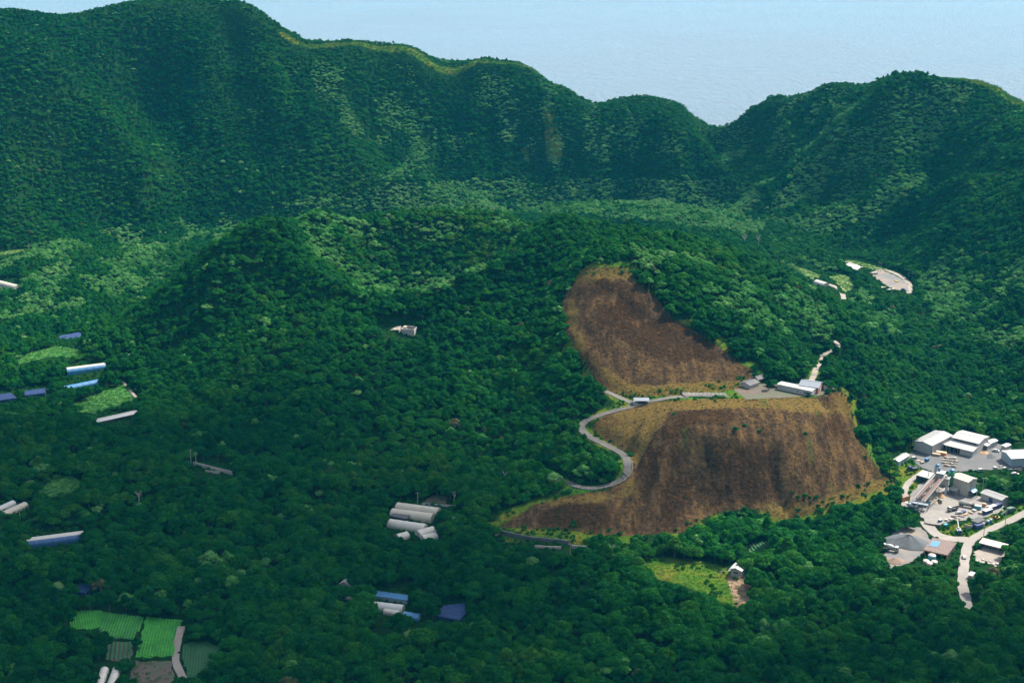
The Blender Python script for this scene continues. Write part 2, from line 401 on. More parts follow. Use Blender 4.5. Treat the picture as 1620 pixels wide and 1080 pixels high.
def asphalt(name, col, patch):
    m, nt, out = new_mat(name)
    p = worldpos(nt)
    c = ramp(nt, noise(nt, 0.25, 6, 0.7, p), [(0.3, tuple(k * 0.7 for k in col)), (0.7, col)])
    c = mixc(nt, ramp(nt, noise(nt, 0.07, 4, 0.6, p), [(0.45, (0, 0, 0)), (0.62, (1, 1, 1))]), c, patch)
    b = N(nt, 'ShaderNodeBsdfPrincipled', Roughness=0.85)
    nt.links.new(c, b.inputs['Base Color'])
    bm_ = nt.nodes.new('ShaderNodeBump'); bm_.inputs['Strength'].default_value = 0.4; bm_.inputs['Distance'].default_value = 0.15
    nt.links.new(noise(nt, 2.0, 4, 0.7, p), bm_.inputs['Height']); nt.links.new(bm_.outputs[0], b.inputs['Normal'])
    nt.links.new(b.outputs[0], out.inputs[0]); MATS[name] = m
    return m
ASPHALT = asphalt('asphalt', (0.065, 0.058, 0.051), (0.10, 0.088, 0.075))
CONCRETE_ROAD = asphalt('concrete_road', (0.25, 0.22, 0.19), (0.20, 0.175, 0.15))
YARD_PALE = asphalt('yard_concrete', (0.22, 0.195, 0.17), (0.12, 0.115, 0.11))
YARD_GREY = asphalt('yard_asphalt', (0.095, 0.093, 0.092), (0.065, 0.065, 0.066))
GRAVEL = asphalt('gravel', (0.125, 0.122, 0.12), (0.17, 0.13, 0.095))
SOIL = asphalt('soil', (0.085, 0.056, 0.036), (0.04, 0.06, 0.02))
TRACK = asphalt('track', (0.25, 0.21, 0.17), (0.19, 0.16, 0.13))
SLAB = asphalt('slab', (0.42, 0.39, 0.34), (0.34, 0.31, 0.28))

def crop_mat(name, a, b_):
    m, nt, out = new_mat(name); p = worldpos(nt)
    c = ramp(nt, noise(nt, 0.12, 6, 0.75, p), [(0.36, a), (0.64, b_)])
    b = N(nt, 'ShaderNodeBsdfPrincipled', Roughness=0.9); nt.links.new(c, b.inputs['Base Color'])
    nt.links.new(b.outputs[0], out.inputs[0]); return m
CROP = crop_mat('crop_leaf', (0.007, 0.125, 0.004), (0.030, 0.235, 0.006))
CROP_DARK = crop_mat('crop_dark', (0.006, 0.06, 0.012), (0.012, 0.085, 0.018))
MEADOW = crop_mat('meadow', (0.012, 0.11, 0.007), (0.045, 0.15, 0.010))
MEADOW_PALE = crop_mat('meadow_pale', (0.07, 0.16, 0.03), (0.17, 0.20, 0.035))

# ------------------------------------------------------------------ levelled places: roads and yards
ROADS = {}     # name -> (world path, width, material)
def road(key, pix, width, mat, loops=8):
    path = smooth_path(pix, 2.5, loops)
    d, h = dist_to_line(GX, GY, path)
    near = d < width / 2 + 9
    k = np.clip((d - width / 2 - 2.0) / 6.0, 0, 1); k = k * k * (3 - 2 * k)
    Z[near] = (Z * k + (h - 0.30) * (1 - k))[near]
    ROADS[key] = (path, width, mat)
PADS = {}
def pad(key, pix, z=None, edge=5.0, drop=0.30):
    """level the ground under a polygon of pixels; returns its world outline"""
    w = [gp(*q) for q in pix]
    zz = float(np.mean([v.z for v in w])) if z is None else z
    x0, x1 = min(v.x for v in w) - 15, max(v.x for v in w) + 15
    y0, y1 = min(v.y for v in w) - 15, max(v.y for v in w) + 15
    box = (GX > x0) & (GX < x1) & (GY > y0) & (GY < y1)
    X, Y = GX[box], GY[box]
    poly = [(v.x, v.y) for v in w]
    ins = inpoly(X, Y, poly)
    d, _ = dist_to_line(X, Y, [(v.x, v.y, 0) for v in w] + [(w[0].x, w[0].y, 0)])
    k = np.where(ins, 0, np.clip((d - 2.5) / edge, 0, 1)); k = k * k * (3 - 2 * k)
    Z[box] = Z[box] * k + (zz - drop) * (1 - k)
    PADS[key] = [Vector((v.x, v.y, zz)) for v in w]
    return PADS[key]
pad('upper_yard', [(1436, 716), (1445, 708), (1478, 700), (1500, 712), (1560, 705), (1582, 702), (1640, 720), (1640, 742), (1592, 743), (1545, 747), (1478, 750), (1455, 738)], 2.0)
pad('plant_yard', [(1440, 806), (1440, 785), (1458, 762), (1480, 758), (1512, 776), (1552, 785), (1596, 795), (1585, 808), (1562, 818), (1530, 826), (1500, 831), (1484, 838), (1464, 836), (1452, 818)], 1.0)
pad('gravel_yard', [(1400, 870), (1410, 850), (1430, 839), (1456, 837), (1466, 848), (1476, 862), (1458, 876), (1434, 886), (1405, 893), (1388, 886)], 0.0)
pad('lower_lot', [(1540, 872), (1556, 866), (1592, 874), (1583, 890), (1556, 888), (1541, 882)], 0.2)
pad('far_yard', [(1376, 432), (1392, 427), (1425, 440), (1436, 448), (1436, 462), (1412, 461), (1394, 449)], 5.5)
pad('far_slab', [(1336, 417), (1352, 419), (1365, 424), (1355, 428), (1343, 423)], 5.5)
pad('parking', [(1080, 623), (1158, 620), (1163, 625.5), (1083, 629)], 34.4)
pad('hill_platform', [(1160, 618), (1215, 600), (1300, 600), (1322, 618), (1298, 629), (1180, 629)], 35.6)
road('hill_road', [(860, 745), (893, 760), (925, 771), (958, 770), (984, 757), (993, 739), (985, 718), (958, 703), (932, 690), (920, 678), (924, 667), (948, 656), (985, 646), (1022, 636), (1060, 629), (1090, 627)], 4.6, ASPHALT)
road('side_road', [(1003, 638), (975, 626), (940, 611), (905, 592)], 4.0, ASPHALT)
road('valley_track', [(1272, 606), (1288, 590), (1300, 573), (1304, 561), (1320, 553), (1327, 547), (1320, 539)], 3.6, TRACK)
road('upper_track', [(1298, 446), (1318, 452), (1331, 461), (1335, 473)], 4.0, TRACK)
road('loop_road', [(1336, 414), (1388, 424), (1424, 436), (1439, 450), (1438, 464)], 4.5, TRACK)
road('main_road', [(1680, 782), (1640, 801), (1602, 821), (1565, 838), (1536, 855), (1527, 880), (1524, 905), (1523, 925), (1529, 950), (1533, 972)], 4.8, CONCRETE_ROAD)
road('yard_entry', [(1534, 853), (1508, 852), (1486, 848), (1474, 838), (1464, 824)], 6.5, CONCRETE_ROAD)
road('bend_track', [(1432, 800), (1431, 780), (1436, 765), (1452, 752), (1462, 747)], 3.6, CONCRETE_ROAD)
road('field_path', [(287, 990), (281, 1016), (278, 1044), (286, 1064), (296, 1085)], 3.2, TRACK)
road('garden_path', [(194, 603), (204, 615), (217, 630)], 2.0, TRACK)
FIELD_PIX = {
    'bright_crop_field': [(108, 966), (163, 966), (158, 990), (140, 996), (112, 992)],
    'striped_crop_field': [(165, 968), (228, 974), (213, 1012), (165, 1008), (156, 992)],
    'rowed_crop_field': [(232, 976), (287, 978), (283, 994), (277, 1038), (215, 1041)],
    'dark_vegetable_plot': [(172, 1014), (210, 1014), (206, 1044), (168, 1044)],
    'round_crop_field': [(292, 1018), (325, 1012), (348, 1020), (345, 1040), (320, 1068), (300, 1072), (289, 1045)],
    'soil_terrace': [(215, 1046), (272, 1044), (275, 1075), (250, 1090), (200, 1085)],
    'long_meadow': [(20, 572), (45, 560), (88, 547), (128, 550), (122, 562), (70, 566), (28, 578)],
    'square_meadow': [(118, 640), (165, 618), (200, 608), (215, 630), (185, 640), (150, 652), (125, 655)],
    'oval_meadow': [(60, 775), (85, 758), (112, 753), (133, 762), (120, 775), (78, 786)],
    'far_left_meadow': [(-10, 398), (20, 393), (46, 392), (30, 401), (-10, 409)],
    'far_strip_meadow': [(1338, 411), (1360, 414), (1425, 431), (1434, 438), (1420, 438), (1352, 418)],
    'hut_meadow': [(1258, 420), (1275, 424), (1300, 437), (1286, 444), (1268, 432)],
    'mound_meadow': [(1312, 436), (1335, 432), (1352, 445), (1350, 456), (1338, 464), (1326, 450)],
    'corn_plot': [(1179, 862), (1205, 855), (1224, 854), (1230, 862), (1206, 870), (1186, 871)],
    'red_soil_patch': [(668, 794), (684, 782), (706, 784), (708, 797)],
    'blue_net_pad': [(684, 980), (700, 960), (738, 957), (740, 975), (728, 986)],
}
for k, v in FIELD_PIX.items(): pad(k, v, None, 4.0, 0.35)

# ------------------------------------------------------------------ ground sheet with its zones
def zone(poly, dmin, dmax):
    return (inpoly(PXG, PYG, poly) & (GY > dmin) & (GY < dmax)).astype(float)
def blur(a, n=1):
    for _ in range(n):
        a[1:-1] = 0.25 * a[:-2] + 0.5 * a[1:-1] + 0.25 * a[2:]
        a[:, 1:-1] = 0.25 * a[:, :-2] + 0.5 * a[:, 1:-1] + 0.25 * a[:, 2:]
    return a
PXG, PYG = project(GX, GY, Z)
UPPER = [(925, 424), (985, 421), (1010, 447), (1040, 472), (1060, 502), (1110, 530), (1152, 560), (1188, 585), (1192, 614), (1080, 622), (1000, 632), (960, 616), (940, 600), (915, 560), (893, 520), (888, 480), (905, 450)]
LOWER = [(1010, 640), (1100, 632), (1190, 630), (1290, 630), (1338, 615), (1345, 650), (1360, 690), (1385, 735), (1420, 762), (1330, 795), (1250, 822), (1185, 800), (1120, 815), (1080, 842), (990, 848), (850, 836), (785, 834), (850, 797), (910, 783), (960, 776), (998, 748), (998, 716), (960, 699), (935, 680), (955, 655)]
DARKS = [[(935, 449), (960, 440), (995, 455), (1008, 468), (975, 474), (940, 467)], [(893, 482), (1020, 478), (1032, 497), (960, 512), (905, 502)], [(985, 524), (1060, 500), (1108, 530), (1145, 562), (1060, 572), (1000, 556)],
    [(1035, 690), (1030, 668), (1075, 645), (1150, 648), (1170, 670), (1110, 677), (1060, 690)], [(1010, 712), (1060, 690), (1200, 690), (1240, 740), (1220, 800), (1120, 800), (1060, 830), (1030, 780)], [(845, 812), (900, 792), (960, 800), (980, 830), (880, 832)],
    [(1290, 640), (1340, 618), (1330, 660), (1345, 700), (1310, 690)]]
dry = np.maximum(zone(UPPER, 760, 960), zone(LOWER, 640, 815))
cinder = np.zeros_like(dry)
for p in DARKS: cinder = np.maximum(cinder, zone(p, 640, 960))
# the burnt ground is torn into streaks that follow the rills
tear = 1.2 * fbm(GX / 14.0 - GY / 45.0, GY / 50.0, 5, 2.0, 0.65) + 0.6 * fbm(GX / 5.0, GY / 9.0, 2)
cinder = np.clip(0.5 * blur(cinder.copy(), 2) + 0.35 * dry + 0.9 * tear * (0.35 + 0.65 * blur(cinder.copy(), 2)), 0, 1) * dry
cinder = np.clip((cinder - 0.33) * 2.5 + 0.9 * np.clip(0.85 - RILL, -0.5, 1.2) * face, 0, 1) * dry  # besides burnt ground, shade of the steep face and grooves put into the colour
fringe = np.clip(blur(dry.copy(), 5), 0, 1); FRINGE = ((fringe > 0.02) & (fringe < 0.6) & (fbm(GX / 14, GY / 14, 3) > -0.12 + 0.25 * (GY > 800))).astype(float)
CLEAR = [(1012, 888), (1050, 880), (1110, 888), (1150, 895), (1185, 905), (1188, 940), (1175, 968), (1150, 955), (1120, 940), (1080, 925), (1030, 912)]
DIRT = [(1150, 910), (1186, 905), (1192, 930), (1186, 962), (1165, 965), (1160, 940)]
EDGES = [[(915, 420), (990, 415), (1000, 440), (930, 436)], [(1000, 640), (940, 614), (1010, 618), (1190, 598), (1195, 620), (1060, 628)], [(1330, 612), (1346, 620), (1372, 700), (1432, 765), (1335, 812), (1250, 835), (1190, 815), (1240, 790), (1390, 760), (1345, 690)],
    [(1330, 560), (1300, 600), (1270, 606), (1298, 560)], [(1440, 700), (1470, 720), (1440, 800), (1420, 770), (1425, 735)], [(1484, 838), (1562, 818), (1600, 800), (1640, 790), (1640, 800), (1530, 855), (1486, 846)], [(850, 760), (890, 745), (910, 780), (860, 795)], [(780, 830), (940, 838), (940, 860), (800, 856)]]
grass = np.maximum(zone(CLEAR, 500, 760), np.maximum.reduce([zone(e, 600, 960) for e in EDGES]))
dirt = zone(DIRT, 500, 760)
gold = np.maximum.reduce([zone(q, 640, 960) for q in ([(936, 684), (958, 655), (1050, 640), (1060, 655), (1034, 690), (1004, 745), (985, 704)], [(840, 800), (910, 783), (975, 776), (1000, 748), (1010, 790), (930, 797)], [(1010, 636), (1100, 630), (1300, 630), (1338, 620), (1350, 665), (1310, 655), (1160, 645), (1040, 652)], [(905, 450), (920, 424), (985, 421), (1005, 446), (960, 440), (930, 448)], [(1180, 800), (1260, 800), (1390, 755), (1420, 765), (1330, 800), (1250, 825)], [(893, 470), (910, 470), (930, 560), (1000, 610), (1180, 600), (1190, 615), (1000, 632), (940, 600), (900, 530)])])
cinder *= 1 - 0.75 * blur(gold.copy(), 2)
crest_grass = np.clip((Z - np.maximum.reduce([np.roll(Z, k, 0) for k in (-12, 12)]) + 8) / 16, 0, 1) * (GY > 1300)
scar = np.maximum(zone([(858, 160), (872, 160), (890, 240), (880, 262), (866, 255)], 1500, 1750), zone([(822, 225), (830, 225), (842, 262), (830, 262)], 1500, 1750))
crestm = np.clip(1 - CREST_GAP / np.where(GX > 300, 16.0, 4.5), 0, 1) * (((PXG < 855) & (PXG > 440)) | (PXG > 1400)) * (GY > 1200)
streak = zone([(1055, 690), (1165, 692), (1190, 740), (1200, 800), (1090, 812), (1070, 740)], 640, 760) * (ridged(GX / 9.0 - GY / 70, GY / 90.0, 2) < 0.35)
streak = np.maximum(streak, dry * (fbm(GX / 4.5, GY / 50, 3) > 0.30) * (GY < 780))
grass = np.maximum.reduce([grass, scar, FRINGE * 0.9, (crestm > 0.2) * 1.0])

def obj(name, verts, faces, mat, parent=None, smooth=False):
    me = bpy.data.meshes.new(name); me.from_pydata([tuple(v) for v in verts], [], faces)
    mats = mat if isinstance(mat, (list, tuple)) else [mat]
    for m in mats: me.materials.append(m)
    if smooth: me.polygons.foreach_set('use_smooth', [True] * len(me.polygons))
    me.update()
    o = bpy.data.objects.new(name, me); COL.objects.link(o); o.parent = parent
    return o
def tag(o, label=None, cat=None, group=None, kind=None):
    if label: o['label'] = label
    if cat: o['category'] = cat
    if group: o['group'] = group
    if kind: o['kind'] = kind
    return o

gm, nt, out = new_mat('ground')
p = worldpos(nt)
def att(n): a = nt.nodes.new('ShaderNodeAttribute'); a.attribute_name = n; return a.outputs['Fac']
nbig = noise(nt, 0.05, 5, 0.65, p); nfine = noise(nt, 0.45, 5, 0.7, p)
mp = nt.nodes.new('ShaderNodeMapping'); mp.inputs['Scale'].default_value = (0.22, 0.05, 0.05); nt.links.new(p, mp.inputs[0])
nstreak = noise(nt, 1.0, 5, 0.65, mp.outputs[0])
def edge(a, w=0.35):
    return mth(nt, 'MULTIPLY', mth(nt, 'SUBTRACT', mth(nt, 'ADD', a, mth(nt, 'MULTIPLY', mth(nt, 'SUBTRACT', nfine, 0.5), 1.1)), w), 4.0, True)
base = ramp(nt, nfine, [(0.3, (0.005, 0.020, 0.005)), (0.6, (0.010, 0.034, 0.007)), (0.8, (0.018, 0.045, 0.010))])
gcol = ramp(nt, nbig, [(0.3, (0.022, 0.085, 0.008)), (0.5, (0.06, 0.11, 0.011)), (0.62, (0.12, 0.115, 0.016)), (0.75, (0.045, 0.095, 0.010))])
dcol = ramp(nt, mth(nt, 'ADD', mth(nt, 'MULTIPLY', nstreak, 0.5), mth(nt, 'MULTIPLY', nfine, 0.5)), [(0.36, (0.018, 0.012, 0.008)), (0.48, (0.047, 0.028, 0.014)), (0.58, (0.096, 0.056, 0.022)), (0.7, (0.088, 0.075, 0.018))])
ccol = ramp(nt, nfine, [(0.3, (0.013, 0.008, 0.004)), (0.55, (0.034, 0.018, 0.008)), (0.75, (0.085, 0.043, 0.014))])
scol = ramp(nt, nfine, [(0.3, (0.16, 0.10, 0.06)), (0.7, (0.30, 0.21, 0.14))])
c = mixc(nt, edge(att('grass')), base, gcol)
c = mixc(nt, edge(att('dry')), c, dcol)
mp2 = nt.nodes.new('ShaderNodeMapping'); mp2.inputs['Scale'].default_value = (0.42, 0.07, 0.07); mp2.inputs['Rotation'].default_value = (0, 0, 0.35); nt.links.new(p, mp2.inputs[0])
fine_streak = noise(nt, 1.0, 5, 0.7, mp2.outputs[0])
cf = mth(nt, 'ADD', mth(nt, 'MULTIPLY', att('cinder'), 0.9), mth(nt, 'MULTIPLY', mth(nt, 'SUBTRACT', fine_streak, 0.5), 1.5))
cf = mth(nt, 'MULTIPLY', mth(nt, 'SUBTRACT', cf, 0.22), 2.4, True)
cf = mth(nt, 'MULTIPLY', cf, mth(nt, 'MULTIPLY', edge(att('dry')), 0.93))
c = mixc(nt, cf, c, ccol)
gf = mth(nt, 'MULTIPLY', mth(nt, 'SUBTRACT', mth(nt, 'ADD', att('gold'), mth(nt, 'MULTIPLY', mth(nt, 'SUBTRACT', nbig, 0.5), 2.2)), 0.45), 2.5, True)
c = mixc(nt, mth(nt, 'MULTIPLY', gf, 0.8), c, ramp(nt, nfine, [(0.3, (0.065, 0.048, 0.014)), (0.55, (0.125, 0.082, 0.022)), (0.75, (0.110, 0.110, 0.018))]))
c = mixc(nt, edge(att('dirt')), c, scol)
c = mixc(nt, mth(nt, 'MULTIPLY', edge(att('streak'), 0.6), 0.6), c, (0.034, 0.062, 0.011))
b = N(nt, 'ShaderNodeBsdfPrincipled', Roughness=0.95); b.inputs['Specular IOR Level'].default_value = 0.0
nt.links.new(c, b.inputs['Base Color'])
bmp = nt.nodes.new('ShaderNodeBump'); bmp.inputs['Strength'].default_value = 0.8; bmp.inputs['Distance'].default_value = 1.2
nt.links.new(nfine, bmp.inputs['Height']); nt.links.new(bmp.outputs[0], b.inputs['Normal'])
nt.links.new(b.outputs[0], out.inputs[0])

idx = np.arange(NX * NY).reshape(NY, NX)
quads = np.stack([idx[:-1, :-1], idx[:-1, 1:], idx[1:, 1:], idx[1:, :-1]], -1).reshape(-1, 4)
me = bpy.data.meshes.new('ground')
me.vertices.add(NX * NY); me.vertices.foreach_set('co', np.stack([GX, GY, Z], -1).astype(np.float32).ravel())
me.loops.add(len(quads) * 4); me.loops.foreach_set('vertex_index', quads.astype(np.int32).ravel())
me.polygons.add(len(quads)); me.polygons.foreach_set('loop_start', np.arange(0, len(quads) * 4, 4, dtype=np.int32))
me.polygons.foreach_set('loop_total', np.full(len(quads), 4, np.int32)); me.polygons.foreach_set('use_smooth', np.ones(len(quads), bool))
me.update(); me.validate()
me.materials.append(gm)
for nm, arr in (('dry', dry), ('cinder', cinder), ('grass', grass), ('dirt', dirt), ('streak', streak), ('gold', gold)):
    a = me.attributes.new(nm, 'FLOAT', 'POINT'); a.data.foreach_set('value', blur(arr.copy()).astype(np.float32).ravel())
ground = bpy.data.objects.new('ground', me); COL.objects.link(ground)
tag(ground, 'forested volcanic caldera floor, central cone and crater wall', None, None, 'structure')

# ------------------------------------------------------------------ sea
sm, nt, out = new_mat('sea_water')
p = worldpos(nt)
b = N(nt, 'ShaderNodeBsdfPrincipled', Roughness=0.2, IOR=1.33)
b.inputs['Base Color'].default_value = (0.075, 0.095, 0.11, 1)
mp = nt.nodes.new('ShaderNodeMapping'); mp.inputs['Scale'].default_value = (0.07, 0.02, 1); mp.inputs['Rotation'].default_value = (0, 0, 0.12); nt.links.new(p, mp.inputs[0])
n1 = noise(nt, 1.0, 4, 0.7, mp.outputs[0])
wind = noise(nt, 0.0012, 4, 0.6, p)
nt.links.new(mth(nt, 'ADD', mth(nt, 'MULTIPLY', wind, 0.2), 0.1, True), b.inputs['Roughness'])
bp = nt.nodes.new('ShaderNodeBump'); bp.inputs['Strength'].default_value = 0.9; bp.inputs['Distance'].default_value = 16.0
nt.links.new(n1, bp.inputs['Height']); nt.links.new(bp.outputs[0], b.inputs['Normal'])
nt.links.new(b.outputs[0], out.inputs[0])
S = 42000
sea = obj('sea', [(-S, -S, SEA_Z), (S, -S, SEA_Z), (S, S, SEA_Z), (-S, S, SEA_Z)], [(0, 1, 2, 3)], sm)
tag(sea, 'pale rippled blue sea beyond the ridge', None, None, 'structure')

# ------------------------------------------------------------------ haze: one closed box of thin even air
hm, nt, out = new_mat('haze_air')
pv = nt.nodes.new('ShaderNodeVolumePrincipled')
pv.inputs['Color'].default_value = (0.03, 0.48, 0.78, 1); pv.inputs['Density'].default_value = 0.000042; pv.inputs['Anisotropy'].default_value = 0.1
nt.links.new(pv.outputs[0], out.inputs['Volume'])
B, z0, z1 = 43000, SEA_Z - 60, 335
haze = obj('haze', [(x, y, z) for z in (z0, z1) for x, y in ((-B, -B), (B, -B), (B, B), (-B, B))],
    [(3, 2, 1, 0), (4, 5, 6, 7), (0, 1, 5, 4), (1, 2, 6, 5), (2, 3, 7, 6), (3, 0, 4, 7)], hm)
tag(haze, 'thin pale blue haze in the air over the crater', None, None, 'stuff')

# ------------------------------------------------------------------ unseen clouds above the frame, placed so their shadows darken the crater
cm_, nt, out = new_mat('cloud_white')
d1 = N(nt, 'ShaderNodeBsdfDiffuse'); d1.inputs[0].default_value = (0.9, 0.9, 0.9, 1)
d2 = N(nt, 'ShaderNodeBsdfTranslucent'); d2.inputs[0].default_value = (0.8, 0.8, 0.8, 1)
mx = nt.nodes.new('ShaderNodeMixShader'); mx.inputs[0].default_value = 0.4
nt.links.new(d1.outputs[0], mx.inputs[1]); nt.links.new(d2.outputs[0], mx.inputs[2]); nt.links.new(mx.outputs[0], out.inputs[0])
def cloud(gx_, gy_, rx, ry, alt, seed, label):
    """a cumulus of merged puffs whose shadow falls round (gx_, gy_)"""
    r = random.Random(seed); c = Vector((gx_, gy_, 0)) + sd * (alt / sd.z)
    bm = bmesh.new()
    for i in range(74):
        a = r.random() * 6.283; k = math.sqrt(r.random()); s_ = r.uniform(.8, 1.3) * math.sqrt(rx * ry) * .2 * (1.2 - .4 * k)
        m = Matrix.Translation((math.cos(a) * k * rx, math.sin(a) * k * ry, s_ * .35 * (1 - k))) @ Matrix.Diagonal((s_ * 1.25, s_ * 1.25, s_ * .75, 1))
        bmesh.ops.create_icosphere(bm, subdivisions=2, radius=1, matrix=m)
    bm.verts.ensure_lookup_table(); bm.normal_update()
    q = np.array([v.co[:] for v in bm.verts]); nn = fbm(q[:, 0] / 60, q[:, 1] / 60 + q[:, 2] / 50, 3) * 20
    for v, n_ in zip(bm.verts, nn): v.co += v.normal * float(n_)
    me_ = bpy.data.meshes.new('cloud'); bm.to_mesh(me_); bm.free(); me_.materials.append(cm_)
    o = bpy.data.objects.new('cloud', me_); COL.objects.link(o); o.location = c
    tag(o, label, None, None, 'stuff'); return o
cloud(-235, 650, 250, 190, 950, 2, 'broad unseen cumulus cloud shading the left half of the crater floor')
cloud(100, 500, 330, 85, 950, 4, 'long unseen cumulus cloud shading the near forest')
# ------------------------------------------------------------------ road ribbons, yards, fields
def ribbon(name, path, width, mat, thick=0.8):
    v, f = [], []
    n = len(path)
    for i, (x, y, z) in enumerate(path):
        a = path[max(i - 1, 0)]; c_ = path[min(i + 1, n - 1)]
        t = Vector((c_[0] - a[0], c_[1] - a[1], 0)).normalized(); s = Vector((-t.y, t.x, 0))
        w = width / 2 * (1 + 0.06 * math.sin(i * 1.7) + 0.05 * math.sin(i * 0.61))
        for q, dz in ((-w, -thick), (-w, 0), (w, 0), (w, -thick)):
            v.append((x + s.x * q, y + s.y * q, z + dz))
    for i in range(n - 1):
        k = i * 4
        for j in range(3): f.append((k + j, k + j + 1, k + j + 5, k + j + 4))
    f += [(0, 1, 2, 3)[::-1], ((n - 1) * 4, (n - 1) * 4 + 1, (n - 1) * 4 + 2, (n - 1) * 4 + 3)]
    return obj(name, v, f, mat)
ROAD_NAMES = {'hill_road': ('hill_road', 'grey asphalt road winding up the brown cinder hill'), 'side_road': ('side_road', 'narrow asphalt branch road leaving the hill shelter'),
    'valley_track': ('valley_track', 'pale track bending between forest slopes behind the hill'), 'upper_track': ('upper_track', 'short pale track beside the white hut'),
    'loop_road': ('loop_road', 'pale road looping round the distant open yard'), 'main_road': ('main_road', 'broad pale concrete road through the works'),
    'yard_entry': ('yard_entry_road', 'curved concrete road into the plant yard'), 'bend_track': ('bend_track', 'thin pale track bending behind the conveyors'),
    'field_path': ('field_path', 'tan path beside the rowed green field'), 'garden_path': ('garden_path', 'short narrow path at the square meadow')}
for i, (k, (path, w, m)) in enumerate(ROADS.items()):
    if k == 'yard_entry': path = [(x, y, z + 0.012) for x, y, z in path]
    if k == 'side_road': path = [(x, y, z - 0.02) for x, y, z in path]
    o = ribbon(ROAD_NAMES[k][0], path, w, m); tag(o, ROAD_NAMES[k][1], None, None, 'structure')
def plate(name, outline, mat, label, dz=0.0, thick=1.0, wob=0.8):
    # outline subdivided and roughened so the edge is not ruler straight
    pts = []
    n = len(outline)
    for i in range(n):
        a, c_ = outline[i], outline[(i + 1) % n]
        k = max(1, int((c_ - a).length / 2.5))
        for j in range(k):
            q = a.lerp(c_, j / k)
            pts.append(Vector((q.x + random.uniform(-wob, wob), q.y + random.uniform(-wob, wob), q.z + dz)))
    bm = bmesh.new()
    top = [bm.verts.new(q) for q in pts]; low = [bm.verts.new(q - Vector((0, 0, thick))) for q in pts]
    fc = bm.faces.new(top)
    if fc.normal.z < 0: fc.normal_flip()
    for i in range(len(pts)): bm.faces.new((top[i], top[(i + 1) % len(pts)], low[(i + 1) % len(pts)], low[i]))
    bm.normal_update(); bmesh.ops.triangulate(bm, faces=[fc]); bmesh.ops.recalc_face_normals(bm, faces=bm.faces)
    me = bpy.data.meshes.new(name); bm.to_mesh(me); bm.free(); me.materials.append(mat)
    o = bpy.data.objects.new(name, me); COL.objects.link(o)
    tag(o, label, None, None, 'structure'); return o
random.seed(5)
plate('upper_yard', PADS['upper_yard'], YARD_GREY, 'dark asphalt yard in front of the grey warehouses', -0.03)
plate('plant_yard', PADS['plant_yard'], YARD_PALE, 'dusty pale concrete yard of the batching plant', -0.05)
plate('gravel_yard', PADS['gravel_yard'], GRAVEL, 'round grey gravel yard beside the works', -0.04)
plate('parking_lot', PADS['parking'], ASPHALT, 'small asphalt parking lot on the saddle below the burnt slope', -0.06)
plate('lower_lot', PADS['lower_lot'], TRACK, 'pale storage lot in front of the long shed', -0.07)
plate('far_yard', PADS['far_yard'], GRAVEL, 'distant open gravel yard at the foot of the wall', -0.05)
plate('far_slab', PADS['far_slab'], SLAB, 'distant white concrete slab beside the loop road', -0.02)
plate('hill_terrace', PADS['hill_platform'], SOIL, 'bare brown earth terrace under the hilltop buildings', -0.22)
def crop_rows(name, outline, direction, pitch, h, mat, label):
    """a field of raised crop rows: every row a low ridge, joined as one sheet"""
    zz = outline[0].z; poly = [(v.x, v.y) for v in outline]
    d = Vector((direction[0], direction[1])).normalized(); s = Vector((-d.y, d.x))
    us = [v.x * d.x + v.y * d.y for v in outline]; ws = [v.x * s.x + v.y * s.y for v in outline]
    V, Fc = [], []
    w = min(ws)
    r = random.Random(int(abs(w * 13)))
    while w < max(ws):
        u = min(us); run = []
        while u < max(us):
            x, y = d.x * u + s.x * w, d.y * u + s.y * w
            ok = inpoly(np.array([x]), np.array([y]), poly)[0]
            if ok and r.random() > 0.03: run.append((x, y))
            if (not ok or u + 1.2 >= max(us)) and len(run) > 1:
                b0 = len(V)
                for (x_, y_) in run:
                    hh = h * r.uniform(0.5, 1.25); ww = pitch * r.uniform(0.34, 0.46)
                    V += [(x_ - s.x * ww, y_ - s.y * ww, zz - 0.1), (x_ + r.uniform(-.1, .1), y_ + r.uniform(-.1, .1), zz + hh), (x_ + s.x * ww, y_ + s.y * ww, zz - 0.1)]
                for i in range(len(run) - 1):
                    k = b0 + i * 3
                    Fc += [(k, k + 3, k + 4, k + 1), (k + 1, k + 4, k + 5, k + 2)]
                run = []
            u += 1.2
        w += pitch
    o = obj(name, V, Fc, mat); tag(o, label, None, None, 'stuff'); return o
fld = {'bright_crop_field': (CROP, CROP, 1.1, 0.3), 'striped_crop_field': (CROP, CROP_DARK, 1.3, 0.4), 'rowed_crop_field': (CROP, CROP, 1.3, 0.4), 'dark_vegetable_plot': (CROP_DARK, SOIL, 1.8, 0.5), 'round_crop_field': (CROP_DARK, CROP_DARK, 1.2, 0.4), 'corn_plot': (CROP_DARK, CROP_DARK, 1.8, 0.6)}
flabel = {'bright_crop_field': 'bright green field at the far left of the bottom fields', 'striped_crop_field': 'green field with dark soil stripe, between bright field and hedge', 'rowed_crop_field': 'largest rowed green field beside the tan path',
    'dark_vegetable_plot': 'small dark vegetable plot below the striped field', 'round_crop_field': 'rounded dark green field right of the tan path', 'corn_plot': 'small tilted plot of tall green rows above the white house',
    'soil_terrace': 'brown soil terrace at the bottom of the fields', 'long_meadow': 'long green meadow below the dark blue net', 'square_meadow': 'green meadow above the long white shed', 'oval_meadow': 'small oval green clearing at the left',
    'far_left_meadow': 'pale green meadow at the foot of the left wall', 'far_strip_meadow': 'pale grass strip along the distant loop road', 'hut_meadow': 'small pale meadow behind the white hut', 'mound_meadow': 'yellow green grass mound beside the upper track', 'red_soil_patch': 'reddish bare soil patch behind the greenhouses'}
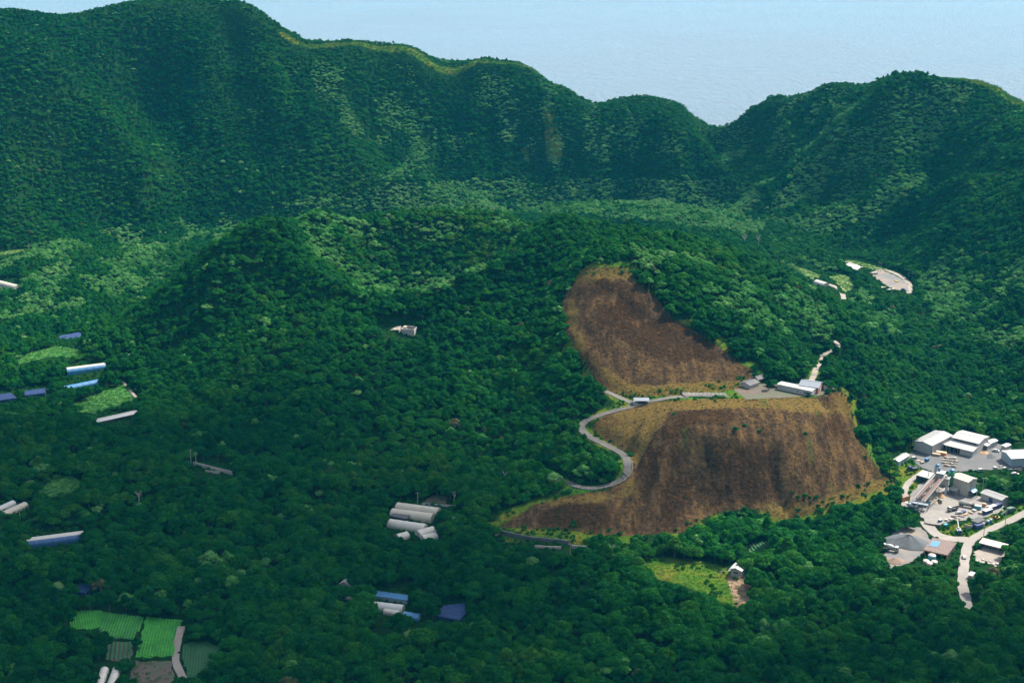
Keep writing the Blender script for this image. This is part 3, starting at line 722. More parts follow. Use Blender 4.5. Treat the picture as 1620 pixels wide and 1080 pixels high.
for k in FIELD_PIX:
    if k == 'blue_net_pad': continue
    if k in fld:
        m1, m0, pitch, h = fld[k]
        plate(k, PADS[k], m0, flabel[k], -0.08)
        a, c_ = PADS[k][0], PADS[k][-1]
        crop_rows(k.replace('field', 'rows').replace('plot', 'rows'), PADS[k], (c_ - a)[:2], pitch, h, m1, 'leafy crop rows on the ' + flabel[k].split(',')[0].split(' of the')[0])
    elif k in ('soil_terrace', 'red_soil_patch'): plate(k, PADS[k], SOIL, flabel[k], -0.08)
    else: plate(k, PADS[k], MEADOW_PALE if k.startswith(('far', 'hut', 'mound')) else MEADOW, flabel[k], -0.08)
# ------------------------------------------------------------------ scatter by geometry nodes (only for uncountable masses)
def scatter(name, label, pos, rot, scl, var, protos):
    coll = bpy.data.collections.new(name + '_kinds')
    for i, o in enumerate(protos): o.name = f'{name}_kind_{i:02d}'; coll.objects.link(o)
    n = len(pos)
    me = bpy.data.meshes.new(name); me.vertices.add(n); me.vertices.foreach_set('co', np.asarray(pos, np.float32).ravel())
    a = me.attributes.new('rot', 'FLOAT_VECTOR', 'POINT'); a.data.foreach_set('vector', np.asarray(rot, np.float32).ravel())
    a = me.attributes.new('scl', 'FLOAT_VECTOR', 'POINT'); a.data.foreach_set('vector', np.asarray(scl, np.float32).ravel())
    a = me.attributes.new('var', 'INT', 'POINT'); a.data.foreach_set('value', np.asarray(var, np.int32))
    me.update()
    o = bpy.data.objects.new(name, me); COL.objects.link(o)
    g = bpy.data.node_groups.new(name, 'GeometryNodeTree')
    g.interface.new_socket('Geometry', in_out='INPUT', socket_type='NodeSocketGeometry')
    g.interface.new_socket('Geometry', in_out='OUTPUT', socket_type='NodeSocketGeometry')
    gi, go = g.nodes.new('NodeGroupInput'), g.nodes.new('NodeGroupOutput')
    ip = g.nodes.new('GeometryNodeInstanceOnPoints'); ci = g.nodes.new('GeometryNodeCollectionInfo')
    ci.inputs['Collection'].default_value = coll; ci.inputs['Separate Children'].default_value = True; ci.inputs['Reset Children'].default_value = True
    ip.inputs['Pick Instance'].default_value = True
    def na(n_, t):
        q = g.nodes.new('GeometryNodeInputNamedAttribute'); q.data_type = t; q.inputs['Name'].default_value = n_; return q.outputs[0]
    L = g.links.new
    L(gi.outputs[0], ip.inputs['Points']); L(ci.outputs[0], ip.inputs['Instance']); L(na('var', 'INT'), ip.inputs['Instance Index'])
    e2r = g.nodes.new('FunctionNodeEulerToRotation'); L(na('rot', 'FLOAT_VECTOR'), e2r.inputs[0]); L(e2r.outputs[0], ip.inputs['Rotation'])
    L(na('scl', 'FLOAT_VECTOR'), ip.inputs['Scale']); L(ip.outputs[0], go.inputs[0])
    md = o.modifiers.new('scatter', 'NODES'); md.node_group = g
    tag(o, label, None, None, 'stuff'); return o

def leaf_cloud(seed, nleaf, lobes, size, flat=0.6):
    """verts, faces of leaf sprays on a set of lobes (centre, radii)"""
    r = np.random.default_rng(seed)
    vol = np.array([rx * ry * rz for _, (rx, ry, rz) in lobes]) ** (2 / 3); vol /= vol.sum()
    which = r.choice(len(lobes), nleaf, p=vol)
    d = r.normal(size=(nleaf, 3)); d[:, 2] = np.abs(d[:, 2]) * 1.0 - 0.25 * r.random(nleaf); d /= np.linalg.norm(d, axis=1)[:, None]
    C = np.array([l[0] for l in lobes])[which]; R = np.array([l[1] for l in lobes])[which]
    P = C + d * R * (0.86 + 0.22 * r.random(nleaf))[:, None]
    n = d + r.normal(size=(nleaf, 3)) * 0.32; n /= np.linalg.norm(n, axis=1)[:, None]
    t = np.cross(n, r.normal(size=(nleaf, 3))); t /= np.linalg.norm(t, axis=1)[:, None]
    bt = np.cross(n, t)
    s = size * (0.55 + 0.9 * r.random(nleaf))[:, None]
    V = np.stack([P + t * s, P + bt * s * flat + n * s * 0.15, P - t * s, P - bt * s * flat + n * s * 0.15], 1).reshape(-1, 3)
    F = np.arange(nleaf * 4).reshape(-1, 4)
    return V, F
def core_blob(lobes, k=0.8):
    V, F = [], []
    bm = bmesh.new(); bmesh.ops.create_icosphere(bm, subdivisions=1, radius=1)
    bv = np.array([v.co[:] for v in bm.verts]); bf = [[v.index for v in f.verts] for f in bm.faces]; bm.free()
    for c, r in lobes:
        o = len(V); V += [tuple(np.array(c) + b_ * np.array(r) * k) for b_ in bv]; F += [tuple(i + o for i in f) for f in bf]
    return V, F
def tube(path, radii, sides=6):
    V, F = [], []
    for i, (p, r) in enumerate(zip(path, radii)):
        for j in range(sides):
            a = 2 * math.pi * j / sides; V.append((p[0] + r * math.cos(a), p[1] + r * math.sin(a), p[2]))
    for i in range(len(path) - 1):
        for j in range(sides): F.append((i * sides + j, i * sides + (j + 1) % sides, (i + 1) * sides + (j + 1) % sides, (i + 1) * sides + j))
    F.append(tuple(range((len(path) - 1) * sides, len(path) * sides)))
    return V, F
def merge(*parts):
    V, F = [], []
    for v, f in parts:
        o = len(V); V += [tuple(q) for q in v]; F += [tuple(int(i) + o for i in q) for q in f]
    return V, F
def raw_mesh(name, V, F, mats, midx=None):
    me = bpy.data.meshes.new(name); me.from_pydata([tuple(v) for v in V], [], [tuple(int(i) for i in f) for f in F])
    for m in mats: me.materials.append(m)
    if midx is not None: me.polygons.foreach_set('material_index', np.asarray(midx, np.int32))
    me.update(); return me
def tree_parts(seed, R=4.0, H=7.5, nleaf=900, size=0.55, tall=1.0):
    r = random.Random(seed)
    lobes = [((0, 0, H * 0.68), (R * 0.5, R * 0.5, H * 0.28 * tall))]
    n = r.randint(6, 9); a0 = r.random() * 6
    for i in range(n):
        a = a0 + i * 2.4 + r.uniform(-.3, .3); rr = R * r.uniform(0.45, 0.85); k = R * r.uniform(0.26, 0.42)
        lobes.append(((math.cos(a) * rr, math.sin(a) * rr, H * (0.78 - 0.36 * (rr / R) ** 1.5) + r.uniform(-.6, .6)), (k, k, k * r.uniform(0.6, 0.85) * tall)))
    lV, lF = leaf_cloud(seed, nleaf, lobes, size)
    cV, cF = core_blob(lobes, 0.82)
    limbs = [tube([(0, 0, -1.0), (0.1, 0, H * 0.25), (0.0, 0.15, H * 0.55)], [0.32, 0.24, 0.12])]
    for c, k in lobes[1:6]: limbs.append(tube([(0, 0, H * 0.28), (c[0] * 0.5, c[1] * 0.5, H * 0.42), (c[0], c[1], c[2] - 0.2)], [0.14, 0.10, 0.05], 5))
    tV, tF = merge(*limbs)
    return (lV, lF), (cV, cF), (tV, tF)
CROWNS, TRUNKS, TREES = [], [], []
for s in range(8):
    lf, cr, tr = tree_parts(100 + s, R=[4.0, 4.4, 3.6, 4.2, 3.2, 3.9, 4.6, 3.0][s], H=[7.5, 7.0, 8.0, 6.6, 8.4, 7.2, 7.4, 7.8][s], tall=[1, .9, 1.15, .85, 1.3, 1, .9, 1.25][s])
    V, F = merge(lf, cr); nl = len(lf[1])
    CROWNS.append(raw_mesh('crown', V, F, [LEAF, LEAF_SHADE], [0] * nl + [1] * (len(F) - nl)))
    TRUNKS.append(raw_mesh('trunk', *tr, [BARK]))
    V, F = merge(lf, cr, tr)
    me = raw_mesh('tree', V, F, [LEAF, LEAF_SHADE, BARK], [0] * nl + [1] * len(cr[1]) + [2] * len(tr[1]))
    TREES.append(bpy.data.objects.new('tree', me))
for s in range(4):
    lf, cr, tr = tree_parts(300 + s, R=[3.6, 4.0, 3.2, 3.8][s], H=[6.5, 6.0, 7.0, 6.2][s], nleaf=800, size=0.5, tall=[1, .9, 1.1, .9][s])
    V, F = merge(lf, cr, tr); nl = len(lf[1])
    TREES.append(bpy.data.objects.new('tree', raw_mesh('tree', V, F, [LEAF_PALE, LEAF_SHADE, BARK], [0] * nl + [1] * len(cr[1]) + [2] * len(tr[1]))))

lf, cr, tr = tree_parts(400, R=3.4, H=6.8, nleaf=420, size=0.45)
V, F = merge(lf, tr); nl = len(lf[1])
TREES.append(bpy.data.objects.new('tree', raw_mesh('tree', V, F, [LEAF_BROWN, DEADWOOD], [0] * nl + [1] * len(tr[1]))))

# ------------------------------------------------------------------ object builders
EXTRA_CLEAR = []
class MB:
    def __init__(s): s.v, s.f = [], []
    def add(s, V, F):
        o = len(s.v); s.v += [tuple(q) for q in V]; s.f += [tuple(i + o for i in f) for f in F]; return s
    def box(s, x0, x1, y0, y1, z0, z1):
        return s.add([(x, y, z) for z in (z0, z1) for x, y in ((x0, y0), (x1, y0), (x1, y1), (x0, y1))], [(3, 2, 1, 0), (4, 5, 6, 7), (0, 1, 5, 4), (1, 2, 6, 5), (2, 3, 7, 6), (3, 0, 4, 7)])
    def hexa(s, P):      # 8 corners, bottom 4 then top 4
        return s.add(P, [(3, 2, 1, 0), (4, 5, 6, 7), (0, 1, 5, 4), (1, 2, 6, 5), (2, 3, 7, 6), (3, 0, 4, 7)])
    def ext_x(s, prof, x0, x1):   # profile in (y, z) pushed along x
        n = len(prof)
        return s.add([(x0, y, z) for y, z in prof] + [(x1, y, z) for y, z in prof], [tuple(range(n))[::-1], tuple(range(n, 2 * n))] + [(i, (i + 1) % n, n + (i + 1) % n, n + i) for i in range(n)])
    def ext_y(s, prof, y0, y1):   # profile in (x, z) pushed along y
        n = len(prof)
        return s.add([(x, y0, z) for x, z in prof] + [(x, y1, z) for x, z in prof], [tuple(range(n)), tuple(range(n, 2 * n))[::-1]] + [((i + 1) % n, i, n + i, n + (i + 1) % n) for i in range(n)])
    def cone(s, p, q, r0, r1, n=12):
        p, q = Vector(p), Vector(q); d = (q - p).normalized(); a = d.orthogonal().normalized(); b_ = d.cross(a)
        V = [p + (a * math.cos(t) + b_ * math.sin(t)) * r0 for t in [6.28318 * i / n for i in range(n)]] + [q + (a * math.cos(t) + b_ * math.sin(t)) * r1 for t in [6.28318 * i / n for i in range(n)]]
        return s.add(V, [tuple(range(n))[::-1], tuple(range(n, 2 * n))] + [(i, (i + 1) % n, n + (i + 1) % n, n + i) for i in range(n)])
    def lathe(s, prof, c=(0, 0, 0), n=14):   # (r, z) profile about z
        V, F = [], []
        for r, z in prof:
            for i in range(n): t = 6.28318 * i / n; V.append((c[0] + r * math.cos(t), c[1] + r * math.sin(t), c[2] + z))
        for k in range(len(prof) - 1):
            for i in range(n): F.append((k * n + i, k * n + (i + 1) % n, (k + 1) * n + (i + 1) % n, (k + 1) * n + i))
        F.append(tuple(range((len(prof) - 1) * n, len(prof) * n)))
        return s.add(V, F)
    def build(s, name, mat, parent=None, smooth=False):
        return obj(name, s.v, s.f, mat, parent, smooth)
def thing(name, label, cat, loc, rz=0.0, group=None):
    e = bpy.data.objects.new(name, None); COL.objects.link(e); e.empty_display_size = 0.5
    e.location = loc; e.rotation_euler = (0, 0, rz); tag(e, label, cat, group); return e
def clear_rect(x0, y0, x1, y1, dmin, dmax): EXTRA_CLEAR.append(([(x0, y0), (x1, y0), (x1, y1), (x0, y1)], dmin, dmax))
def clear_for(pts, show=1.0, m=2.0):
    P = [project(*q) for q in pts]; x0, x1 = min(p[0] for p in P), max(p[0] for p in P); y0, y1 = min(p[1] for p in P), max(p[1] for p in P)
    d = [q[1] for q in pts]
    clear_rect(x0 - m, y0 - m, x1 + m, y0 + (y1 - y0) * show + m * 0.5, min(d) - 75, max(d) + 7)
def surf(x, y):
    """height of what one stands on: road, yard plate or bare ground"""
    X1, Y1 = np.array([x]), np.array([y])
    for path, w, _ in ROADS.values():
        d, h = dist_to_line(X1, Y1, path)
        if d[0] < w / 2 - .1: return float(h[0]) + .012
    for k, poly in PADS.items():
        if inpoly(X1, Y1, [(v.x, v.y) for v in poly])[0]: return poly[0].z - (.22 if k == 'hill_platform' else .04)
    return float(zat(x, y))
def lot(F, R, L, z=None, H=4.0, show=1.0, ground_fit=True):
    """front, right and left base corners in photo pixels -> origin, heading, size along x and y"""
    f, r, l = gp(*F), gp(*R), gp(*L)
    u = Vector((r.x - f.x, r.y - f.y, 0)); Lx = u.length; u.normalize(); v = Vector((-u.y, u.x, 0))
    Ly = max(1.5, Vector((l.x - f.x, l.y - f.y, 0)).dot(v))
    zz = f.z if z is None else z
    o = Vector((f.x, f.y, zz)); c = [o, o + u * Lx, o + v * Ly, o + u * Lx + v * Ly]
    if ground_fit and z is None: o.z = zz = max(min(float(zat(q.x, q.y)) for q in c), f.z - 1.0); c = [Vector((q.x, q.y, zz)) for q in c]
    clear_for([(q.x, q.y, q.z + h) for q in c for h in (0, H)], show)
    return o, math.atan2(u.y, u.x), Lx, Ly
WHITE = paint('white_metal', (0.36, 0.35, 0.335), 0.55, 0.06, dirt=0.15)
CREAM = paint('cream_panel', (0.43, 0.39, 0.32), 0.6, 0.08, dirt=0.22)
GREYW = paint('grey_cladding', (0.34, 0.345, 0.35), 0.55, 0.08, dirt=0.15)
GREYROOF = paint('pale_roof', (0.28, 0.272, 0.26), 0.5, 0.07, dirt=0.15)
BLUEGREY = paint('blue_grey_cladding', (0.27, 0.34, 0.39), 0.55, 0.08, dirt=0.12)
DARK = paint('dark_interior', (0.025, 0.025, 0.028), 0.9, 0.2, dirt=0.0)
DARKROOF = paint('dark_roof', (0.055, 0.052, 0.055), 0.75, 0.25, dirt=0.2)
SLATE = paint('slate_roof', (0.16, 0.18, 0.21), 0.6, 0.1, dirt=0.1)
GLASSY = paint('window_glass', (0.03, 0.04, 0.05), 0.12, 0.1, dirt=0.0)
RUST = paint('rusted_sheet', (0.23, 0.17, 0.145), 0.85, 0.3, 1.2, 0.5, (0.12, 0.06, 0.035))
ORANGE = paint('orange_steel', (0.55, 0.22, 0.06), 0.6, 0.15, dirt=0.2)
YELLOW = paint('yellow_paint', (0.62, 0.40, 0.06), 0.5, 0.1, dirt=0.2)
NAVY = paint('navy_paint', (0.018, 0.035, 0.13), 0.45, 0.15, dirt=0.1)
BLUE = paint('blue_sheet', (0.03, 0.15, 0.30), 0.5, 0.15, 0.3, dirt=0.15)
NET = paint('blue_net', (0.003, 0.022, 0.095), 0.9, 0.3, 1.5, dirt=0.1)
TEAL = paint('teal_paint', (0.05, 0.27, 0.32), 0.5, 0.12, dirt=0.15)
GREENP = paint('green_silo', (0.03, 0.20, 0.09), 0.5, 0.15, dirt=0.15)
FILM = paint('greenhouse_film', (0.40, 0.355, 0.26), 0.45, 0.12, 0.35, 0.45, (0.20, 0.16, 0.13))
FILM_W = paint('clean_film', (0.44, 0.41, 0.34), 0.4, 0.08, 0.35, 0.2, (0.30, 0.28, 0.24))
FILM_G = paint('grey_film', (0.42, 0.42, 0.38), 0.5, 0.1, 0.35, 0.3)
STEEL = paint('galvanised', (0.30, 0.31, 0.32), 0.45, 0.1, metallic=0.3)
CONC = paint('concrete', (0.33, 0.305, 0.27), 0.85, 0.15, 0.8, 0.35)
STONE = paint('dark_stone', (0.10, 0.10, 0.105), 0.9, 0.35, 1.5, 0.3)
BELT = paint('conveyor_belt', (0.17, 0.09, 0.07), 0.8, 0.15)
BRICK = paint('brick_wall', (0.30, 0.12, 0.06), 0.85, 0.15)
RUBBER = paint('tyre_rubber', (0.022, 0.022, 0.022), 0.85, 0.1, dirt=0.1)
TAN = paint('tan_block', (0.36, 0.28, 0.20), 0.85, 0.15)
PINK = paint('pale_pink_tank', (0.45, 0.37, 0.31), 0.5, 0.06, dirt=0.1)
SAND = paint('sand_heap', (0.36, 0.22, 0.11), 0.95, 0.15)
HEAP = paint('grey_gravel_heap', (0.07, 0.078, 0.083), 0.95, 0.25, 0.5, 0.1)
BROWNHEAP = paint('brown_soil_heap', (0.17, 0.115, 0.08), 0.95, 0.25, 0.5, 0.1)
CARS = {'white': WHITE, 'black': DARK, 'silver': STEEL, 'blue': NAVY, 'teal': TEAL, 'orange': ORANGE}
R_ = random.Random(11)

def wall_shell(m, Lx, Ly, H, t=0.2, openings=()):
    """four walls; openings: (side, a0, a1, z1) real doorways on side 'x0' or 'y0' """
    sides = {'y0': [o[1:] for o in openings if o[0] == 'y0'], 'x0': [o[1:] for o in openings if o[0] == 'x0']}
    def run(n, Ltot, put):
        p = 0
        for a, b_, zt in sorted(n):
            if a > p: put(p, a, 0, H)
            put(a, b_, zt, H); p = b_
        put(p, Ltot, 0, H)
    run(sides['y0'], Lx, lambda a, b_, z0, z1: m.box(a, b_, 0, t, z0 - (1.5 if z0 == 0 else 0), z1))
    run(sides['x0'], Ly - t, lambda a, b_, z0, z1: m.box(0, t, max(a, t), max(b_, t + .01), z0 - (1.5 if z0 == 0 else 0), z1))
    m.box(t, Lx, Ly - t, Ly, -1.5, H); m.box(Lx - t, Lx, t, Ly - t, -1.5, H)
def gable_hall(name, label, cat, F, R, L, H, rh, wall, roof, axis='x', z=None, over=0.4, doors=(), windows=(), openings=(), group=None, show=1.0, purlins=0):
    o, rz, Lx, Ly = lot(F, R, L, z, H + rh, show)
    t = thing(name, label, cat, o, rz, group)
    m = MB(); wall_shell(m, Lx, Ly, H, 0.2, [(s_, a * (Ly if s_ == 'x0' else Lx), b_ * (Ly if s_ == 'x0' else Lx), zt) for s_, a, b_, zt in openings])
    if axis == 'x':
        for x0, x1 in ((0.0, 0.2), (Lx - 0.2, Lx)): m.ext_x([(0, H), (Ly, H), (Ly / 2, H + rh)], x0, x1)
    else:
        for y0, y1 in ((0.0, 0.2), (Ly - 0.2, Ly)): m.ext_y([(0, H), (Lx / 2, H + rh), (Lx, H)], y0, y1)
    m.build('wall', wall, t)
    th = 0.16; W = Ly if axis == 'x' else Lx; Ln = Lx if axis == 'x' else Ly; k = rh / (W / 2)
    prof = [(-over, H - over * k + 0.02), (W / 2, H + rh + 0.02), (W + over, H - over * k + 0.02), (W + over, H - over * k + 0.02 + th), (W / 2, H + rh + 0.02 + th), (-over, H - over * k + 0.02 + th)]
    rm = MB(); (rm.ext_x if axis == 'x' else rm.ext_y)(prof, -over, Ln + over)
    rf = rm.build('roof', roof, t)
    c = MB()
    if axis == 'x': c.box(-over, Lx + over, Ly / 2 - 0.22, Ly / 2 + 0.22, H + rh + 0.1, H + rh + 0.26)
    else: c.box(Lx / 2 - 0.22, Lx / 2 + 0.22, -over, Ly + over, H + rh + 0.1, H + rh + 0.26)
    c.build('ridge_cap', roof, rf)
    if purlins:      # standing seams of the sheet roof
        sm_ = MB()
        for i in range(1, purlins):
            a = -over + (Ln + 2 * over) * i / purlins
            for s_ in (0, 1):
                q = [(-over, H - over * k + 0.2), (W / 2 - 0.25, H + rh + 0.18)] if s_ == 0 else [(W / 2 + 0.25, H + rh + 0.18), (W + over, H - over * k + 0.2)]
                pr = [(q[0][0], q[0][1] - .03), (q[1][0], q[1][1] - .03), (q[1][0], q[1][1] + .06), (q[0][0], q[0][1] + .06)]
                (sm_.ext_x if axis == 'x' else sm_.ext_y)(pr, a - 0.04, a + 0.04)
        sb = sm_.build('seams', roof, rf); sb['kind'] = 'stuff'
    openings_on(t, Lx, Ly, doors, windows)
    return t, Lx, Ly
def openings_on(t, Lx, Ly, doors, windows):
    for side, a, b_, z0, z1, mat in doors:
        m = MB()
        if side == 'y0': m.box(a * Lx, b_ * Lx, -0.07, 0.05, z0, z1)
        else: m.box(-0.07, 0.05, a * Ly, b_ * Ly, z0, z1)
        d = m.build('door', mat, t)
        q = MB(); w = 0.12
        if side == 'y0': q.box(a * Lx - w, a * Lx, -0.1, 0.04, z0, z1 + w).box(b_ * Lx, b_ * Lx + w, -0.1, 0.04, z0, z1 + w).box(a * Lx, b_ * Lx, -0.1, 0.04, z1, z1 + w)
        else: q.box(-0.1, 0.04, a * Ly - w, a * Ly, z0, z1 + w).box(-0.1, 0.04, b_ * Ly, b_ * Ly + w, z0, z1 + w).box(-0.1, 0.04, a * Ly, b_ * Ly, z1, z1 + w)
        q.build('door_frame', STEEL, d)
    for side, a, b_, z0, z1 in windows:
        m = MB(); q = MB(); w = 0.09
        if side == 'y0':
            m.box(a * Lx, b_ * Lx, -0.03, 0.05, z0, z1); q.box(a * Lx - w, b_ * Lx + w, -0.08, 0.03, z0 - w, z0).box(a * Lx - w, b_ * Lx + w, -0.08, 0.03, z1, z1 + w)
        else:
            m.box(-0.03, 0.05, a * Ly, b_ * Ly, z0, z1); q.box(-0.08, 0.03, a * Ly - w, b_ * Ly + w, z0 - w, z0).box(-0.08, 0.03, a * Ly - w, b_ * Ly + w, z1, z1 + w)
        wdw = m.build('window', GLASSY, t); q.build('window_frame', WHITE, wdw)
def mono_shed(name, label, cat, F, R, L, H0, H1, wall, roof, z=None, slope='y', over=0.4, open_side=None, doors=(), windows=(), group=None, show=1.0, postmat=None, ribs=0):
    """single pitch roof; open_side 'x0'/'y0' leaves that side on posts"""
    o, rz, Lx, Ly = lot(F, R, L, z, max(H0, H1), show)
    t = thing(name, label, cat, o, rz, group); th = 0.15; w = 0.18
    hz = (lambda x, y: H0 + (H1 - H0) * (y / Ly)) if slope == 'y' else (lambda x, y: H0 + (H1 - H0) * (x / Lx))
    def wl(x0, x1, y0, y1): m.hexa([(x0, y0, -1.2), (x1, y0, -1.2), (x1, y1, -1.2), (x0, y1, -1.2), (x0, y0, hz(x0, y0)), (x1, y0, hz(x1, y0)), (x1, y1, hz(x1, y1)), (x0, y1, hz(x0, y1))])
    m = MB()
    if open_side != 'y0': wl(0, Lx, 0, w)
    wl(0, Lx, Ly - w, Ly)
    if open_side != 'x0': wl(0, w, w, Ly - w)
    wl(Lx - w, Lx, w, Ly - w)
    m.build('wall', wall, t)
    P = [(-over, -over), (Lx + over, -over), (Lx + over, Ly + over), (-over, Ly + over)]
    rf = MB().hexa([(x, y, hz(x, y) + 0.02) for x, y in P] + [(x, y, hz(x, y) + th) for x, y in P]).build('roof', roof, t)
    if ribs:
        q = MB()
        for i in range(ribs):
            x = -over + (Lx + 2 * over) * (i + .5) / ribs
            q.hexa([(x - .06, -over, hz(x, -over) + th - .02), (x + .06, -over, hz(x, -over) + th - .02), (x + .06, Ly + over, hz(x, Ly + over) + th - .02), (x - .06, Ly + over, hz(x, Ly + over) + th - .02),
                (x - .06, -over, hz(x, -over) + th + .09), (x + .06, -over, hz(x, -over) + th + .09), (x + .06, Ly + over, hz(x, Ly + over) + th + .09), (x - .06, Ly + over, hz(x, Ly + over) + th + .09)])
        q.build('roof_ribs', roof, rf)['kind'] = 'stuff'
    if open_side:
        pm = postmat or STEEL; n = 4; Ln = Ly if open_side == 'x0' else Lx
        for i in range(n + 1):
            a = Ln * i / n
            x, y = (0.1, min(max(a, .1), Ly - .3)) if open_side == 'x0' else (min(max(a, .1), Lx - .3), 0.1)
            MB().box(x - .12, x + .12, y - .12, y + .12, -1.0, hz(x, y)).build('post', pm, t)
        bmm = MB()
        if open_side == 'x0': bmm.hexa([(-.3, -.3, hz(0, 0) - .45), (-.12, -.3, hz(0, 0) - .45), (-.12, Ly + .3, hz(0, Ly) - .45), (-.3, Ly + .3, hz(0, Ly) - .45), (-.3, -.3, hz(0, 0) - .02), (-.12, -.3, hz(0, 0) - .02), (-.12, Ly + .3, hz(0, Ly) - .02), (-.3, Ly + .3, hz(0, Ly) - .02)])
        else: bmm.hexa([(-.3, -.3, hz(0, 0) - .45), (Lx + .3, -.3, hz(Lx, 0) - .45), (Lx + .3, -.12, hz(Lx, 0) - .45), (-.3, -.12, hz(0, 0) - .45), (-.3, -.3, hz(0, 0) - .02), (Lx + .3, -.3, hz(Lx, 0) - .02), (Lx + .3, -.12, hz(Lx, 0) - .02), (-.3, -.12, hz(0, 0) - .02)])
        bmm.build('beam', pm, t)
        MB().box(.3, Lx - .3, .3, Ly - .3, 0.02, 0.08).build('floor_slab', CONC, t)
    openings_on(t, Lx, Ly, doors, windows)
    return t, Lx, Ly
def tunnel(label, p1, p2, W, H, film, group='tunnel greenhouses', name='tunnel_greenhouse', cap=None, wallh=1.0, endmat=None, show=1.0):
    a, b_ = gp(*p1), gp(*p2); u = Vector((b_.x - a.x, b_.y - a.y, 0)); L = u.length
    zz = 0.5 * (a.z + b_.z) - 0.1
    t = thing(name, label, 'greenhouse', (a.x, a.y, zz), math.atan2(u.y, u.x), group)
    n = 10
    arch = [(W / 2 * math.cos(math.pi * i / n), wallh + (H - wallh) * math.sin(math.pi * i / n)) for i in range(n + 1)]
    prof = [(W / 2, -1.0)] + arch + [(-W / 2, -1.0)]
    V, F = [], []
    ns = max(4, int(L / 2.2))
    for k in range(ns + 1):
        sag = 0.0 if k % 2 == 0 else -0.07
        for y, z in prof: V.append((L * k / ns, y * (1 + sag * 0.3), z + (sag if z > wallh else 0)))
    q = len(prof)
    for k in range(ns):
        for i in range(q - 1): F.append((k * q + i, k * q + i + 1, (k + 1) * q + i + 1, (k + 1) * q + i))
    cv = obj('cover', V, F, film, t)
    hp = MB()
    r = 1.012
    for k in range(0, ns + 1, 2):
        x = min(max(L * k / ns, 0.05), L - 0.05); h_ = MB()
        for i in range(n):
            (y0, z0), (y1, z1) = arch[i], arch[i + 1]
            h_.hexa([(x - .05, y0 * 1.0, z0), (x + .05, y0, z0), (x + .05, y1, z1), (x - .05, y1, z1), (x - .05, y0 * r, z0 * r + .03), (x + .05, y0 * r, z0 * r + .03), (x + .05, y1 * r, z1 * r + .03), (x - .05, y1 * r, z1 * r + .03)])
        h_.build('hoop', STEEL, t)
    for x, s_ in ((0.0, 1), (L, -1)):
        m = MB(); m.add([(x + 0.02 * s_, y, z) for y, z in prof], [tuple(range(q))]); e = m.build('end_wall', endmat or film, t)
        MB().box(min(x - .08 * s_, x + .01 * s_), max(x - .08 * s_, x + .01 * s_), -0.8, 0.8, -0.6, min(2.0, H * 0.65)).build('end_door', CONC, e)
    if cap: # lighter sheet lying over the ridge
        m = MB(); top = [p_ for p_ in arch if p_[1] > wallh + (H - wallh) * 0.72]
        m.add([(x, y * 1.01, z + .05) for x in (0.1, L - 0.1) for y, z in top], [(i, i + 1, len(top) + i + 1, len(top) + i) for i in range(len(top) - 1)]); m.build('ridge_sheet', cap, cv)
    v = Vector((-u.y, u.x, 0)).normalized()
    clear_for([(q_.x + v.x * s_ * W / 2, q_.y + v.y * s_ * W / 2, zz + h_) for q_ in (a, b_) for s_ in (-1, 1) for h_ in (0.6, H)], show)
    return t
def net_house(label, corners, h, mat, show=1.0):
    w = [gp(*c_) for c_ in corners]; zz = min(v.z for v in w)
    cx_, cy_ = sum(v.x for v in w) / len(w), sum(v.y for v in w) / len(w)
    t = thing('shade_net_house', label, 'net house', (cx_, cy_, zz), 0, 'blue shade net houses')
    n = len(w); V = []; F = []
    P = [(v.x - cx_, v.y - cy_) for v in w]
    # sagging roof net: rings towards the middle
    rings = [(1.0, h), (0.8, h + .15), (0.5, h - .05), (0.25, h + .12)]
    sub = [];
    for i in range(n):
        for k in range(3): a = P[i]; b_ = P[(i + 1) % n]; sub.append((a[0] + (b_[0] - a[0]) * k / 3, a[1] + (b_[1] - a[1]) * k / 3))
    ns = len(sub)
    for s_, z in rings:
        for x, y in sub: V.append((x * s_, y * s_, z + R_.uniform(-.12, .12)))
    V.append((0, 0, h))
    for r in range(len(rings) - 1):
        for i in range(ns): F.append((r * ns + i, r * ns + (i + 1) % ns, (r + 1) * ns + (i + 1) % ns, (r + 1) * ns + i))
    for i in range(ns): F.append(((len(rings) - 1) * ns + i, (len(rings) - 1) * ns + (i + 1) % ns, len(V) - 1))
    obj('roof_net', V, F, mat, t)
    V = []; F = []
    for x, y in sub: V += [(x * 1.003, y * 1.003, -1.0), (x * 1.003, y * 1.003, h - .1)]
    for i in range(ns): j = (i + 1) % ns; F.append((2 * i, 2 * j, 2 * j + 1, 2 * i + 1))
    obj('side_net', V, F, mat, t)
    for i, (x, y) in enumerate(P): MB().cone((x, y, -1), (x, y, h + .3), .07, .07, 6).build('post', STEEL, t)
    clear_for([(v.x, v.y, zz + k) for v in w for k in (h * .5, h + .2)], show); return t
def pole(label, base, h, group='utility poles', arms=1, mat=None, trafo=False):
    p = gp(*base); p.z = surf(p.x, p.y); t = thing('utility_pole', label, 'pole', p, R_.uniform(-.4, .4), group)
    MB().cone((0, 0, -0.5), (0, 0, h), .19, .12, 8).build('shaft', mat or CONC, t)
    for i in range(arms):
        z = h - 0.5 - i * 1.0; a = MB().box(-1.1, 1.1, -.07, .07, z, z + .14).build('crossarm', STEEL, t)
        for x in (-0.95, 0.55, 0.95): MB().cone((x, 0, z + .13), (x, 0, z + .42), .07, .05, 6).build('insulator', WHITE, a)
    if trafo: MB().cone((.42, 0, h - 3.2), (.42, 0, h - 2.1), .3, .3, 10).build('transformer', GREYROOF, t)
    clear_for([(p.x + s_, p.y, p.z + z) for s_ in (-.8, .8) for z in (h * .35, h)], 1.0, 1.0); return t

